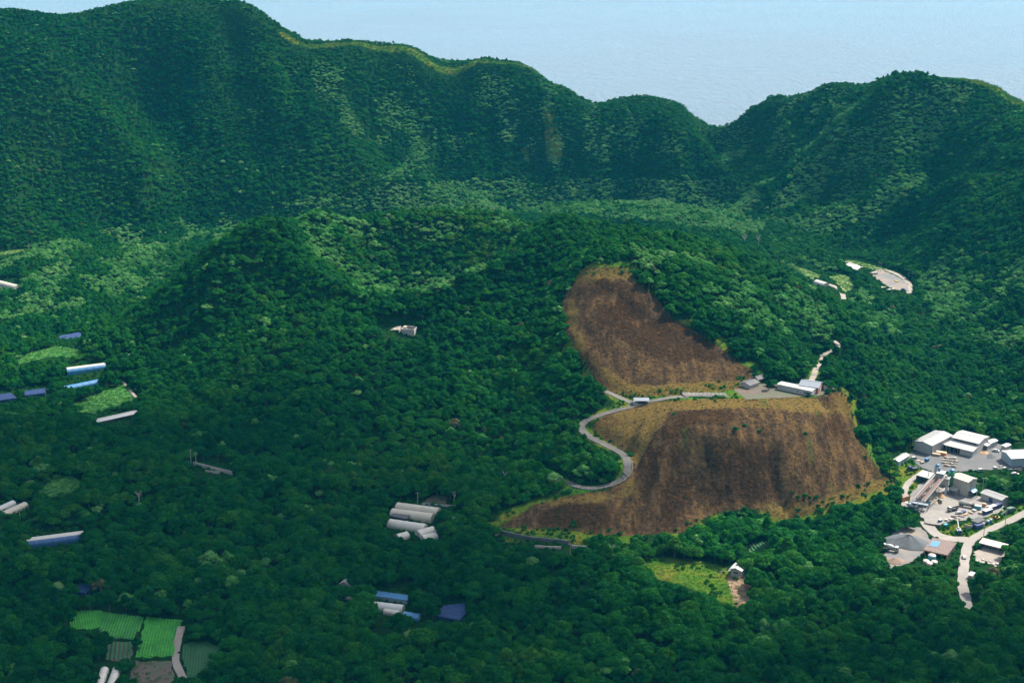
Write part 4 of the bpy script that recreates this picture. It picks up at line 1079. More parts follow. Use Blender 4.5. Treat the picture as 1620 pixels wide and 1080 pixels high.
# ------------------------------------------------------------------ vehicles (x forward, y left)
def wheel(par, x, y, r=0.5, w=0.3):
    o = MB().cone((x, y - w / 2, r), (x, y + w / 2, r), r, r, 12).build('wheel', RUBBER, par)
    MB().cone((x, y - w / 2 - .02, r), (x, y + w / 2 + .02, r), r * .5, r * .5, 8).build('rim', STEEL, o)
def cab(par, x0, x1, w, z0, z1, mat, slant=.25):
    c = MB(); zm = z0 + (z1 - z0) * .5
    prof = [(x0, z0), (x1, z0), (x1, zm), (x1 - slant, z1), (x0, z1)]
    c.ext_y(prof, -w / 2, w / 2); o = c.build('cab', mat, par)
    MB().hexa([(x1 - .02, -w / 2 + .1, zm + .08), (x1 + .03, -w / 2 + .1, zm + .08), (x1 + .03, w / 2 - .1, zm + .08), (x1 - .02, w / 2 - .1, zm + .08), (x1 - slant * .9, -w / 2 + .1, z1 - .15), (x1 - slant * .9 + .05, -w / 2 + .1, z1 - .15), (x1 - slant * .9 + .05, w / 2 - .1, z1 - .15), (x1 - slant * .9, w / 2 - .1, z1 - .15)]).build('windscreen', GLASSY, o)
    for s_ in (-1, 1):
        MB().box(x0 + .35, x1 - slant - .05, min(s_ * w / 2, s_ * (w / 2 + .02)), max(s_ * w / 2, s_ * (w / 2 + .02)), zm + .1, z1 - .2).build('side_window', GLASSY, o)
        MB().box(x1 - .02, x1 + .05, s_ * (w / 2 - .35) - .15, s_ * (w / 2 - .35) + .15, z0 + .2, z0 + .45).build('headlight', WHITE, o)
    MB().box(x1 - .05, x1 + .12, -w / 2, w / 2, z0 - .25, z0 + .12).build('bumper', DARK, o)
def put(px, py, heading, label, cat, name, group=None, z=None):
    p = gp(px, py)
    clear_for([(p.x + a, p.y + b_, p.z + c) for a in (-3.2, 3.2) for b_ in (-2, 2) for c in (0, 2.6)])
    return thing(name, label, cat, (p.x, p.y, surf(p.x, p.y) if z is None else z), math.radians(heading), group)
def mixer_truck(px, py, h, label, drum=WHITE, cabm=WHITE, z=None):
    t = put(px, py, h, label, 'truck', 'mixer_truck', 'concrete mixer trucks', z)
    MB().box(-3.9, 3.6, -.45, .45, .75, 1.05).box(-3.9, -3.5, -1.1, 1.1, .6, .95).build('chassis', DARK, t)
    cab(t, 2.1, 3.9, 2.4, .85, 2.9, cabm)
    d = MB(); prof = [(-2.6, .55), (-2.2, .9), (-.9, 1.28), (.5, 1.25), (1.5, .75), (1.75, .4)]
    n = 14; V, F = [], []
    for x, r in prof:
        for i in range(n): a = 6.28318 * i / n; V.append((x, r * math.cos(a), 2.35 - .14 * x + r * math.sin(a)))
    for k in range(len(prof) - 1):
        for i in range(n): F.append((k * n + i, (k + 1) * n + i, (k + 1) * n + (i + 1) % n, k * n + (i + 1) % n))
    F += [tuple(range(n)), tuple(range((len(prof) - 1) * n, len(prof) * n))[::-1]]
    dr = obj('drum', V, F, drum, t, True)
    for x, r in ((-1.6, 1.12), (1.1, .98)): MB().cone((x - .05, 0, 2.35 - .14 * x), (x + .05, 0, 2.35 - .14 * x), r, r, 14).build('drum_band', STEEL, dr)
    MB().hexa([(-3.5, -.5, 3.2), (-2.7, -.4, 2.7), (-2.7, .4, 2.7), (-3.5, .5, 3.2), (-3.6, -.7, 3.7), (-2.5, -.6, 3.4), (-2.5, .6, 3.4), (-3.6, .7, 3.7)]).build('hopper', drum, t)
    MB().hexa([(-3.9, -.3, 1.3), (-3.7, -.3, 1.3), (-3.7, .3, 1.3), (-3.9, .3, 1.3), (-3.1, -.3, 2.4), (-2.9, -.3, 2.4), (-2.9, .3, 2.4), (-3.1, .3, 2.4)]).build('chute', STEEL, t)
    MB().cone((1.9, 0, .9), (1.9, 0, 2.6), .35, .35, 10).build('water_tank', cabm, t)
    for x in (-2.4, -1.1, 2.9):
        for y in (-1.05, 1.05): wheel(t, x, y)
    return t
def truck(px, py, h, label, bed='drop', cabm=WHITE, bedm=STEEL, L=6.0, z=None, name='truck', group='trucks in the works', load=None):
    t = put(px, py, h, label, 'truck', name, group, z); k = L / 2
    MB().box(-k, k - .4, -.4, .4, .65, .95).build('chassis', DARK, t); cab(t, k - 1.7, k, 2.1, .75, 2.5, cabm)
    x1 = k - 1.85
    if bed == 'drop':
        m = MB().box(-k, x1, -1.1, 1.1, .98, 1.12)
        m.box(-k, x1, -1.1, -1.02, 1.12, 1.65).box(-k, x1, 1.02, 1.1, 1.12, 1.65).box(-k, -k + .08, -1.02, 1.02, 1.12, 1.65).box(x1 - .08, x1, -1.02, 1.02, 1.12, 2.1); m.build('bed', bedm, t)
        if load: MB().lathe([(.9, 1.2), (.75, 1.7), (.3, 2.0)], (-.8, 0, 0), 9).build('load', load, t)
    elif bed == 'tank':
        q = MB().cone((-k, 0, 1.95), (x1 - .1, 0, 1.95), .95, .95, 14).build('tank', bedm, t, True)
        MB().box(-k + .5, x1 - .5, -.25, .25, 2.86, 2.98).build('walkway', STEEL, q)
        MB().box(-k + .3, x1 - .3, -.8, .8, .9, 1.15).build('tank_cradle', DARK, t)
    elif bed == 'box': MB().box(-k, x1, -1.12, 1.12, .98, 2.9).build('cargo_box', bedm, t)
    elif bed == 'boom':
        MB().box(-k, x1, -1.1, 1.1, .98, 1.7).build('bed', bedm, t)
        b0 = MB().lathe([(.55, 1.7), (.5, 2.5)], (-k + 1.2, 0, 0), 10).build('turntable', bedm, t)
        MB().hexa([(-k + 1.1, -.28, 2.3), (-k + 1.3, -.28, 1.95), (-k + 1.3, .28, 1.95), (-k + 1.1, .28, 2.3), (-k - 4.6, -.2, 4.9), (-k - 4.5, -.2, 4.6), (-k - 4.5, .2, 4.6), (-k - 4.6, .2, 4.9)]).build('boom', bedm, t)
    for x in (-k + 1.0, -k + 2.1, k - .9) if L > 5.5 else (-k + .9, k - .9):
        for y in (-.95, .95): wheel(t, x, y, .45, .26)
    return t
def car(px, py, h, label, mat=WHITE, kind='van', z=None, group='parked cars and vans'):
    t = put(px, py, h, label, 'car', 'van' if kind == 'van' else 'car', group, z)
    L, W = (3.4, 1.5) if kind == 'van' else (4.1, 1.65); k = L / 2
    prof = [(-k, .35), (k, .35), (k, .8), (k - .35, 1.0), (k - .9, 1.78), (-k + .1, 1.78), (-k, 1.0)] if kind == 'van' else [(-k, .35), (k, .35), (k, .75), (k - 1.0, .9), (k - 1.7, 1.42), (-k + .9, 1.42), (-k + .15, .92), (-k, .85)]
    m = MB().ext_y(prof, -W / 2, W / 2); b_ = m.build('body', mat, t)
    zt = prof[4][1]
    MB().hexa([(prof[3][0] - .02, -W / 2 + .1, prof[3][1] + .06), (prof[3][0] + .04, -W / 2 + .1, prof[3][1] + .06), (prof[3][0] + .04, W / 2 - .1, prof[3][1] + .06), (prof[3][0] - .02, W / 2 - .1, prof[3][1] + .06), (prof[4][0], -W / 2 + .1, zt - .08), (prof[4][0] + .06, -W / 2 + .1, zt - .08), (prof[4][0] + .06, W / 2 - .1, zt - .08), (prof[4][0], W / 2 - .1, zt - .08)]).build('windscreen', GLASSY, t)
    for s_ in (-1, 1):
        MB().box(prof[5][0] + .15, prof[4][0] - .05, min(s_ * W / 2, s_ * (W / 2 + .02)), max(s_ * W / 2, s_ * (W / 2 + .02)), 1.02, zt - .12).build('side_window', GLASSY, t)
        MB().box(k - .02, k + .03, s_ * (W / 2 - .3) - .14, s_ * (W / 2 - .3) + .14, .6, .76).build('headlight', STEEL, t)
        for x in (-k + .7, k - .7): wheel(t, x, s_ * (W / 2 - .08), .3, .2)
    return t
def container(px, py, h, size, mat, label, top=None, name='container', group='containers and bins in the works', cat='container', open_top=False, lift=0.0):
    t = put(px, py, h, label, cat, name, group); L, W, H = size; t.location.z += lift
    m = MB()
    if open_top:
        m.box(-L / 2, L / 2, -W / 2, W / 2, 0, .12).box(-L / 2, L / 2, -W / 2, -W / 2 + .1, .12, H).box(-L / 2, L / 2, W / 2 - .1, W / 2, .12, H).box(-L / 2, -L / 2 + .1, -W / 2 + .1, W / 2 - .1, .12, H).box(L / 2 - .1, L / 2, -W / 2 + .1, W / 2 - .1, .12, H)
    else: m.box(-L / 2, L / 2, -W / 2, W / 2, 0, H)
    n = max(3, int(L / .6))
    for i in range(n):
        x = -L / 2 + L * (i + .5) / n
        m.box(x - .09, x + .09, -W / 2 - .06, -W / 2, .1, H - .1).box(x - .09, x + .09, W / 2, W / 2 + .06, .1, H - .1)
    m.build('shell', mat, t)
    if not open_top: MB().box(-L / 2 - .05, L / 2 + .05, -W / 2 - .08, W / 2 + .08, H, H + .1).build('roof', top or mat, t)
    for s_ in (-1, 1): MB().box(L / 2, L / 2 + .05, min(.03 * s_, s_ * (W / 2 - .06)), max(.03 * s_, s_ * (W / 2 - .06)), .12, H - .12).build('door', mat, t)
    return t
def heap(px, py, rx, ry, h, mat, label, name='gravel_heap', cat='heap', seed=1, group=None):
    p = gp(px, py); V, F = [], []; nr, na = 9, 40
    sh = np.random.default_rng(seed).random(8) * 6.28
    for k in range(nr + 1):
        r = k / nr
        for j in range(na):
            a = 6.28318 * j / na; e = 1 + .07 * math.sin(2 * a + sh[0]) + .05 * math.sin(3 * a + sh[1]) + .03 * math.sin(7 * a + sh[2])
            z = h * ((1 - r) ** 1.08) * (1 + .05 * math.sin(5 * a + sh[3] + 3 * r)) + .1 * h * math.sin(a * 9 + r * 11 + sh[4]) * r * (1 - r) - (.5 if k == nr else 0)
            V.append((rx * r * e * math.cos(a), ry * r * e * math.sin(a), z))
    for k in range(nr):
        for j in range(na): F.append((k * na + j, (k + 1) * na + j, (k + 1) * na + (j + 1) % na, k * na + (j + 1) % na))
    o = obj(name, V, F, mat, None, True); o.location = (p.x, p.y, surf(p.x, p.y) - .02); o.rotation_euler.z = R_.uniform(0, 6)
    clear_for([(p.x + a * rx, p.y + b_ * ry, p.z + .3) for a in (-1, 1) for b_ in (-1, 1)]); tag(o, label, cat, group); return o
def free_wall(pix, h, th, mat, label, name='retaining_wall', blocks=0, post=None):
    path = smooth_path(pix, 2.0, 3); v0 = Vector(path[0]); t = thing(name, label, 'wall', v0)
    for i in range(len(path) - 1) if blocks else ():
        pass
    step = 1 if blocks else max(1, len(path) // 6)
    i = 0
    while i < len(path) - 1:
        j = min(i + step, len(path) - 1); a, b_ = Vector(path[i]) - v0, Vector(path[j]) - v0
        d = (b_ - a); d.z = 0; d.normalize(); s_ = Vector((-d.y, d.x, 0)) * th / 2; g = d * .02; hh = h * (R_.uniform(.88, 1.08) if blocks else 1)
        q = [a - s_ + g, b_ - s_ - g, b_ + s_ - g, a + s_ + g]
        MB().hexa([(p_.x, p_.y, p_.z - 1) for p_ in q] + [(p_.x, p_.y, p_.z + hh) for p_ in q]).build('wall_panel', mat, t)
        i = j
    if post: MB().box(-.5, .5, -.5, .5, -1, h + .8).build('end_post', post, t)
    clear_for([(p_[0], p_[1], p_[2] + k) for p_ in path for k in (h * .3, h)], 1.0, 1.5); return t
# ------------------------------------------------------------------ the works: halls
t, lx, ly = gable_hall('warehouse', 'big grey metal warehouse at the back left of the works yard', 'warehouse', (1473, 720), (1505, 703), (1444.5, 712.5), 5.7, 1.0, GREYW, GREYROOF, 'x', 2.0,
    doors=[('y0', .62, .88, 0, 2.6, DARK)], group='grey metal warehouses', purlins=12)
MB().box(.1, .28, -.16, -.02, 0, 5.6).build('downpipe', DARK, t)
MB().box(lx * .55, lx * .95, -2.2, -.03, 3.0, 3.15).build('canopy', WHITE, t)
# hall with lean-to porch and a row of louvres
o, rz, lx, ly = lot((1538, 723.5), (1563, 706), (1496, 713), 2.0, 7.4)
t = thing('warehouse', 'white roofed warehouse with louvre row and open porch front', 'warehouse', o, rz, 'grey metal warehouses')
pw = lx * .34
MB().box(pw, pw + .2, .2, ly - .2, -1, 6.0).box(lx - .2, lx, .2, ly - .2, -1, 6.0).ext_y([(0, -1), (lx, -1), (lx, 6.0), ((pw + lx) / 2, 7.0), (pw, 6.0), (pw, 4.4), (0, 3.6)], 0, .2).ext_y([(0, -1), (lx, -1), (lx, 6.0), ((pw + lx) / 2, 7.0), (pw, 6.0), (pw, 4.4), (0, 3.6)], ly - .2, ly).build('wall', GREYW, t)
rf = MB().ext_y([(pw - .35, 5.87), ((pw + lx) / 2, 7.02), (lx + .35, 5.87), (lx + .35, 6.03), ((pw + lx) / 2, 7.2), (pw - .35, 6.03)], -.4, ly + .4).build('roof', GREYROOF, t)
MB().box((pw + lx) / 2 - .2, (pw + lx) / 2 + .2, -.4, ly + .4, 7.14, 7.28).build('ridge_cap', WHITE, rf)
MB().hexa([(-.7, -.4, 3.42), (pw - .02, -.4, 4.42), (pw - .02, ly + .4, 4.42), (-.7, ly + .4, 3.42), (-.7, -.4, 3.58), (pw - .02, -.4, 4.58), (pw - .02, ly + .4, 4.58), (-.7, ly + .4, 3.58)]).build('porch_roof', GREYROOF, t)
for i in range(12):
    y = ly * (.08 + .84 * (i + .5) / 12); MB().box(pw - .08, pw + .02, y - .42, y + .42, 4.75, 5.7).build('louvre', DARK, t)
MB().box(.02, .2, .2, ly * .48, -1, 3.4).build('front_panel', WHITE, t)
for k in (.55, .7, .85, .985): MB().box(.02, .22, ly * k - .12, ly * k + .12, -1, 3.6).build('post', STEEL, t)
MB().box(.4, pw - .3, ly * .5, ly - .4, .02, .1).build('floor_slab', DARK, t)
for i, (a, h_, m_) in enumerate(((.6, 1.3, NAVY), (.68, 1.0, STEEL), (.78, 1.6, NAVY))):
    oo = MB().box(pw - 2.0, pw - .6, ly * a, ly * a + 1.6, .1, h_).build('stored_crate', m_, t)
gable_hall('shed', 'small grey shed behind the louvred warehouse', 'shed', (1566, 709), (1577, 705), (1561, 705), 3.0, .5, GREYW, GREYROOF, 'x', 2.0, group='small metal sheds')
mono_shed('canopy_shed', 'small white canopy shed between louvred warehouse and rear shed', 'shed', (1561, 712.5), (1566, 709.5), (1556.5, 709), 2.6, 2.9, GREYW, WHITE, 2.0, open_side='x0', group='small metal sheds')
gable_hall('warehouse', 'blue grey warehouse with white roof cut by the right edge', 'warehouse', (1599, 738.5), (1662, 722), (1577, 726), 4.8, 1.0, BLUEGREY, WHITE, 'x', 2.0, doors=[('x0', .55, .75, 0, 2.6, WHITE)], group='grey metal warehouses', purlins=14)
gable_hall('shed', 'small pale grey shed at the left end of the upper yard', 'shed', (1421, 738), (1437, 729), (1414, 732), 3.4, .7, BLUEGREY, GREYROOF, 'x', 2.0, group='small metal sheds')
gable_hall('hut', 'tiny white hut behind the blue grey warehouse', 'hut', (1590, 713.5), (1598, 710), (1584, 711), 2.4, .3, WHITE, WHITE, 'x', 2.0)
# plant building, cream block
t, lx, ly = gable_hall('plant_building', 'tall cream plant building with big door and low roof', 'building', (1529.5, 786), (1543, 780), (1506.5, 776), 8.4, 1.0, CREAM, CREAM, 'y', 1.0,
    doors=[('x0', .08, .45, 0, 5.4, CREAM)], group=None, purlins=9)
MB().box(lx * .3, lx * .42, -.12, -.02, 0, 8.2).build('downpipe', STEEL, t)
mono_shed('lean_to', 'small white roofed lean to in front of the cream building', 'shed', (1511.5, 784), (1516, 781), (1503, 780), 2.6, 3.0, CONC, WHITE, 1.0, slope='x', open_side='x0', group='small metal sheds')
t, lx, ly = gable_hall('blue_canopy', 'bright blue gabled canopy beside the cream building', 'canopy', (1539, 787), (1545, 783.5), (1531.5, 784.5), 2.7, .6, DARK, BLUE, 'x', 1.0, openings=[('x0', .15, .85, 2.2), ('y0', .15, .85, 2.2)])
t, lx, ly = gable_hall('warehouse', 'low white warehouse with navy door at the right of the plant yard', 'warehouse', (1583.5, 801), (1595, 796), (1550.5, 789.5), 3.4, .9, WHITE, GREYROOF, 'y', 1.0, doors=[('x0', .42, .6, 0, 2.6, NAVY)], group='grey metal warehouses', purlins=12)
mono_shed('shed', 'dark shed with pale blue grey roof behind the conveyors', 'shed', (1468, 765), (1478, 759), (1450.5, 758.5), 3.0, 3.5, DARK, GREYROOF, 1.0, slope='x', group='small metal sheds')
# rusted roof shed on an orange frame
t, lx, ly = mono_shed('open_shed', 'open shed with rusty sheet roof, blue patch and orange frame', 'shed', (1497.5, 885), (1511, 869.5), (1463.5, 877), 3.6, 3.6, DARK, RUST, None, slope='x', open_side='x0', postmat=ORANGE, ribs=22)
def flat_patch(par, pts, mat, name): MB().hexa([(x, y, z) for x, y, z in pts] + [(x, y, z + .07) for x, y, z in pts]).build(name, mat, par)
flat_patch(t, [(lx * .35, ly * .58, 3.84), (lx * .8, ly * .58, 3.84), (lx * .8, ly * .94, 3.84), (lx * .35, ly * .94, 3.84)], BLUE, 'blue_roof_sheet')
mono_shed('long_shed', 'long low shed with pale pink roof on the lower lot', 'shed', (1588, 876.5), (1593, 871), (1551, 866), 2.8, 3.3, TAN, PINK, .1, slope='x', open_side='x0', group=None)
mono_shed('hut', 'white roofed roadside hut at the lower end of the main road', 'hut', (1537, 917), (1541, 913), (1533, 914), 2.3, 2.5, CONC, WHITE, None, slope='x')
# roadside shed with dark roof
mono_shed('shed', 'roadside shed with dark flat roof beside the navy container', 'shed', (1546, 834.5), (1557, 829), (1536.5, 829.5), 2.9, 3.1, CONC, DARKROOF, None, slope='x', open_side='x0', group='small metal sheds')
free_wall([(1525.5, 833), (1534, 836.5), (1538, 835)], 1.8, .3, CONC, 'low concrete bay wall beside the dark roofed shed', 'bay_wall')
free_wall([(1583, 818), (1590, 814), (1597, 810.5)], 2.0, .12, GREYW, 'grey sheet fence along the main road verge', 'sheet_fence')

# ------------------------------------------------------------------ batching plant
p = gp(1490, 778); t = thing('batching_tower', 'white concrete batching tower on dark steel legs', 'tower', (p.x, p.y, 1.0), math.radians(-28))
clear_for([(p.x + a, p.y + b_, 1 + c) for a in (-5, 5) for b_ in (-5, 5) for c in (0, 13)])
for x in (-3.2, 3.2):
    for y in (-2.6, 2.6): MB().box(x - .2, x + .2, y - .2, y + .2, -1, 5.0).build('leg', DARKROOF, t)
for y in (-2.6, 2.6): MB().hexa([(-3.2, y - .08, .3), (-2.9, y - .08, .3), (-2.9, y + .08, .3), (-3.2, y + .08, .3), (2.9, y - .08, 4.8), (3.2, y - .08, 4.8), (3.2, y + .08, 4.8), (2.9, y + .08, 4.8)]).build('brace', DARKROOF, t)
MB().hexa([(-1, -1, 2.6), (1, -1, 2.6), (1, 1, 2.6), (-1, 1, 2.6), (-3, -2.4, 5), (3, -2.4, 5), (3, 2.4, 5), (-3, 2.4, 5)]).build('discharge_hopper', STEEL, t)
hs = MB().box(-3.5, 3.5, -2.9, 2.9, 5.0, 9.0).build('mixer_house', WHITE, t)
MB().box(-2.2, .4, -2.96, -2.88, 6.8, 7.8).build('window', GLASSY, hs)
MB().box(-3.9, 3.9, -3.3, 3.3, 9.0, 9.2).build('deck', GREYROOF, t)
MB().box(-3.2, .6, -2.6, 2.0, 9.2, 11.2).build('upper_house', WHITE, t)
MB().box(-3.5, .9, -2.9, 2.3, 11.2, 11.4).build('upper_roof', WHITE, t)
for (x, y, h_, m_) in ((-2.6, 1.0, 13.0, BLUE), (2.6, 1.6, 11.8, GREENP), (1.8, -1.6, 10.6, WHITE)):
    d = MB().lathe([(.7, 9.2 if x > 0 else 11.4), (.7, h_ - .7), (.15, h_)], (x, y, 0), 10).build('dust_filter', m_, t)
for k in range(9):
    a = -3.8 + 7.6 * k / 8; MB().box(a - .03, a + .03, -3.25, -3.19, 9.2, 10.2).build('rail_post', STEEL, t)
MB().box(-3.8, 3.8, -3.27, -3.2, 10.14, 10.22).build('handrail', STEEL, t)
MB().box(2.2, 3.4, -5.6, -2.9, .2, .4).hexa([(2.2, -5.6, .3), (3.4, -5.6, .3), (3.4, -5.4, .3), (2.2, -5.4, .3), (2.2, -3.0, 5), (3.4, -3.0, 5), (3.4, -2.9, 5), (2.2, -2.9, 5)]).build('stair', STEEL, t)
for (px_, py_, m_, h_, r_, lb) in ((1503, 776, GREENP, 12.0, 1.7, 'green cement silo between tower and cream building'), (1480, 770, WHITE, 12.8, 1.5, 'pale cement silo with blue cap behind the batching tower')):
    q = gp(px_, py_); t = thing('cement_silo', lb, 'silo', (q.x, q.y, 1.0), .3, 'cement silos')
    MB().lathe([(.35, 2.0), (r_, 4.2), (r_, h_ - 1), (r_ * .35, h_)], n=16).build('silo_body', m_, t, True)
    MB().lathe([(r_ * .8, h_ - .7), (r_ * .7, h_ + .3), (.2, h_ + .8)], n=12).build('cap', BLUE, t)
    for k in range(4): a = math.pi / 4 + k * math.pi / 2; MB().box(math.cos(a) * r_ * .85 - .12, math.cos(a) * r_ * .85 + .12, math.sin(a) * r_ * .85 - .12, math.sin(a) * r_ * .85 + .12, -1, 4.3).build('leg', STEEL, t)
    MB().box(r_, r_ + .08, -.25, .25, .2, h_ - .5).build('ladder', STEEL, t)
# the two inclined conveyors
def conveyor(b0, b1, z0, z1, side, label):
    a, c_ = gp(*b0), gp(*b1); u = Vector((c_.x - a.x, c_.y - a.y, 0)); L = u.length
    t = thing('conveyor', label, 'conveyor', (a.x, a.y, 1.0), math.atan2(u.y, u.x), 'inclined conveyors')
    def bar(y0, y1, d0, d1): return [(0, y0, z0 + d0), (L, y0, z1 + d0), (L, y1, z1 + d0), (0, y1, z0 + d0), (0, y0, z0 + d1), (L, y0, z1 + d1), (L, y1, z1 + d1), (0, y1, z0 + d1)]
    MB().hexa(bar(-.55, .55, -.02, .12)).build('belt', BELT, t)
    for y in (-.75, .6): MB().hexa(bar(y, y + .15, -.6, .35)).build('side_frame', RUST, t)
    MB().hexa(bar(side, side + .9, -.1, .0)).build('walkway', STEEL, t)
    MB().hexa(bar(side + (.88 if side > 0 else -.06), side + (.94 if side > 0 else 0), .0, 1.0)).build('side_panel', CREAM, t)
    for k in (.04, .3, .55, .8):
        x = L * k; z = z0 + (z1 - z0) * k
        for y in (-.6, .6): MB().hexa([(x - .1, y * 1.6 - .1, -1.2), (x + .1, y * 1.6 - .1, -1.2), (x + .1, y * 1.6 + .1, -1.2), (x - .1, y * 1.6 + .1, -1.2), (x - .1, y - .1, z - .5), (x + .1, y - .1, z - .5), (x + .1, y + .1, z - .5), (x - .1, y + .1, z - .5)]).build('trestle_leg', STEEL, t)
    for k in (0.0, 1.0): MB().cone((L * k, -.6, z0 + (z1 - z0) * k), (L * k, .6, z0 + (z1 - z0) * k), .3, .3, 10).build('drum_pulley', STEEL, t)
    return t
conveyor((1449.5, 798), (1481, 777), 3.2, 9.6, .8, 'left rusty inclined conveyor leading up to the batching tower')
conveyor((1458.5, 801.5), (1488, 781), 3.2, 9.6, -1.7, 'right rusty inclined conveyor with pale side panel')
p = gp(1455, 806); t = thing('feed_bin', 'dark steel feed bin frame under the lower conveyor ends', 'bin', (p.x, p.y, 1.0), math.radians(-28))
clear_for([(p.x + a, p.y + b_, 1 + c) for a in (-5, 5) for b_ in (-3, 3) for c in (0, 4)])
for x in (-4.2, -1.4, 1.4, 4.2):
    for y in (-1.6, 1.6): MB().box(x - .14, x + .14, y - .14, y + .14, -1, 3.2).build('leg', DARKROOF, t)
for x in (-2.8, 0, 2.8): MB().hexa([(x - .4, -.4, 1.2), (x + .4, -.4, 1.2), (x + .4, .4, 1.2), (x - .4, .4, 1.2), (x - 1.3, -1.5, 3.2), (x + 1.3, -1.5, 3.2), (x + 1.3, 1.5, 3.2), (x - 1.3, 1.5, 3.2)]).build('hopper', SLATE, t)
for y in (-1.7, 1.6): MB().box(-4.5, 4.5, y, y + .12, 3.0, 3.5).build('rim_beam', SLATE, t)
container(1430.5, 791.5, 30, (5.2, 2.4, 2.3), ORANGE, 'orange skip with rust red lid at the left of the plant', RUST, 'skip', None, 'skip')
# aggregate bays
for (a, b_, c_) in (((1462, 798), (1474, 790), 'nearest'), ((1471, 802.5), (1484, 793.5), 'middle'), ((1480, 791), (1490, 797), 'slanting')):
    free_wall([a, ((a[0] + b_[0]) / 2, (a[1] + b_[1]) / 2), b_], 2.2, .35, CONC, f'{c_} concrete divider wall of the sand bays under the conveyor', 'bay_wall')
heap(1469, 795, 2.8, 2.2, 1.7, SAND, 'orange sand heap in the left bay under the conveyor', 'sand_heap', 'heap', 3, 'sand heaps')
heap(1478, 795.5, 2.6, 2.2, 1.8, SAND, 'orange sand heap in the middle bay under the conveyor', 'sand_heap', 'heap', 4, 'sand heaps')
heap(1488, 786, 3.0, 2.4, 2.4, SAND, 'orange sand heap under the batching tower', 'sand_heap', 'heap', 5, 'sand heaps')
container(1472, 797.5, -30, (2.4, 1.6, 1.3), TEAL, 'teal bin in front of the sand bays', None, 'bin', None, 'bin', True)
heap(1436.5, 859, 12.5, 10.5, 4.6, HEAP, 'big dark grey gravel heap beside the white mixer truck', 'gravel_heap', 'heap', 8)
heap(1414, 888, 6.5, 4.0, 1.7, BROWNHEAP, 'low brown soil heap at the front of the gravel yard', 'soil_heap', 'heap', 9)
heap(1557, 717, 3.2, 2.6, 1.5, SAND, 'tan sand heap right of the louvred warehouse', 'sand_heap', 'heap', 10, 'sand heaps')
heap(1568, 722, 5.0, 3.0, 1.4, HEAP, 'low dark heap in the right half of the upper yard', 'gravel_heap', 'heap', 12)

# ------------------------------------------------------------------ vehicles
mixer_truck(1442, 806, -34, 'concrete mixer truck with dark drum parked under the feed bin', STEEL, WHITE)
mixer_truck(1409, 872, -22, 'all white concrete mixer truck beside the gravel heap')
truck(1507, 808, 205, 'flatbed truck with white cab and dark bed on the pale yard', 'drop', WHITE, DARKROOF, 6.0)
truck(1529, 802, -28, 'long pale tanker truck parked across the plant yard', 'tank', DARKROOF, CREAM, 8.4)
truck(1445, 743, 195, 'dark blue tipper truck on the grass left of the upper yard', 'drop', NAVY, SLATE, 6.6)
truck(1517, 843, 262, 'boom truck with navy cab and white boom on the verge', 'boom', NAVY, WHITE, 6.0)
truck(1613, 745, 10, 'long dark flatbed truck at the right edge below the warehouse', 'drop', DARKROOF, DARKROOF, 8.0)
truck(1599, 810, 30, 'dark green truck on the verge above the main road', 'box', DARKROOF, paint('dark_green', (.03, .09, .06), .5), 5.2)
car(1446, 727, 20, 'white van near the small grey shed in the upper yard')
car(1575.5, 714.5, -20, 'white car behind the blue grey warehouse', WHITE, 'car')
car(1551.5, 745.5, 10, 'white van on the lower edge of the upper yard')
car(1606, 750.5, -5, 'white car beside the long dark flatbed', WHITE, 'car')
car(1525, 883, 80, 'white car driving on the main concrete road', WHITE, 'car')
car(1517, 813, 25, 'silver car among the stored materials', STEEL, 'car')
car(1429, 460, -10, 'dark blue car in the far open yard', NAVY, 'car')
# digger
t = put(1577, 821, 200, 'small yellow excavator with dark cab on the road verge', 'excavator', 'excavator')
for y in (-.8, .8): MB().ext_y([(-1.3, .15), (-1.1, 0), (1.1, 0), (1.3, .15), (1.3, .45), (1.1, .6), (-1.1, .6), (-1.3, .45)], y - .22, y + .22).build('track', RUBBER, t)
MB().box(-1.3, .7, -.9, .9, .7, 1.5).build('body', YELLOW, t); MB().box(-.2, .8, .1, .9, 1.5, 2.6).build('cab', DARK, t)
MB().hexa([(.7, -.4, 1.2), (.9, -.4, .9), (.9, -.1, .9), (.7, -.1, 1.2), (2.6, -.4, 2.7), (2.7, -.4, 2.4), (2.7, -.1, 2.4), (2.6, -.1, 2.7)]).build('boom', YELLOW, t)
MB().hexa([(2.5, -.4, 2.6), (2.8, -.4, 2.6), (2.8, -.1, 2.6), (2.5, -.1, 2.6), (3.0, -.4, .9), (3.2, -.4, .9), (3.2, -.1, .9), (3.0, -.1, .9)]).build('arm', YELLOW, t)
MB().box(2.7, 3.4, -.55, .05, .2, .9).build('bucket', STEEL, t)

# ------------------------------------------------------------------ containers, tanks and stored goods
container(1547.5, 835.5, 28, (4.2, 2.3, 2.3), NAVY, 'navy container beside the dark roofed roadside shed')
container(1562, 812, 35, (6.0, 2.4, 2.0), NAVY, 'navy container with white roof, nearer one of the pair', WHITE)
container(1569, 806.5, 35, (6.0, 2.4, 2.2), NAVY, 'navy container with white roof, farther one of the pair', WHITE)
container(1579, 803, 35, (3.4, 2.2, 2.2), NAVY, 'plain navy container under the low white warehouse')
container(1546.5, 805, -25, (3.6, 2.2, 1.8), TEAL, 'teal container with white lid in the plant yard', WHITE)
container(1556.5, 801, -25, (1.8, 1.6, 1.6), ORANGE, 'small orange crate beside the teal container', TAN)
container(1489, 719.5, -25, (5.6, 2.2, 1.7), ORANGE, 'long orange container beside the big grey warehouse', paint('pale_orange', (.62, .42, .24), .6))
container(1481, 721, -25, (4.4, 2.0, 1.2), TAN, 'tan flat crate left of the long orange container', TAN)
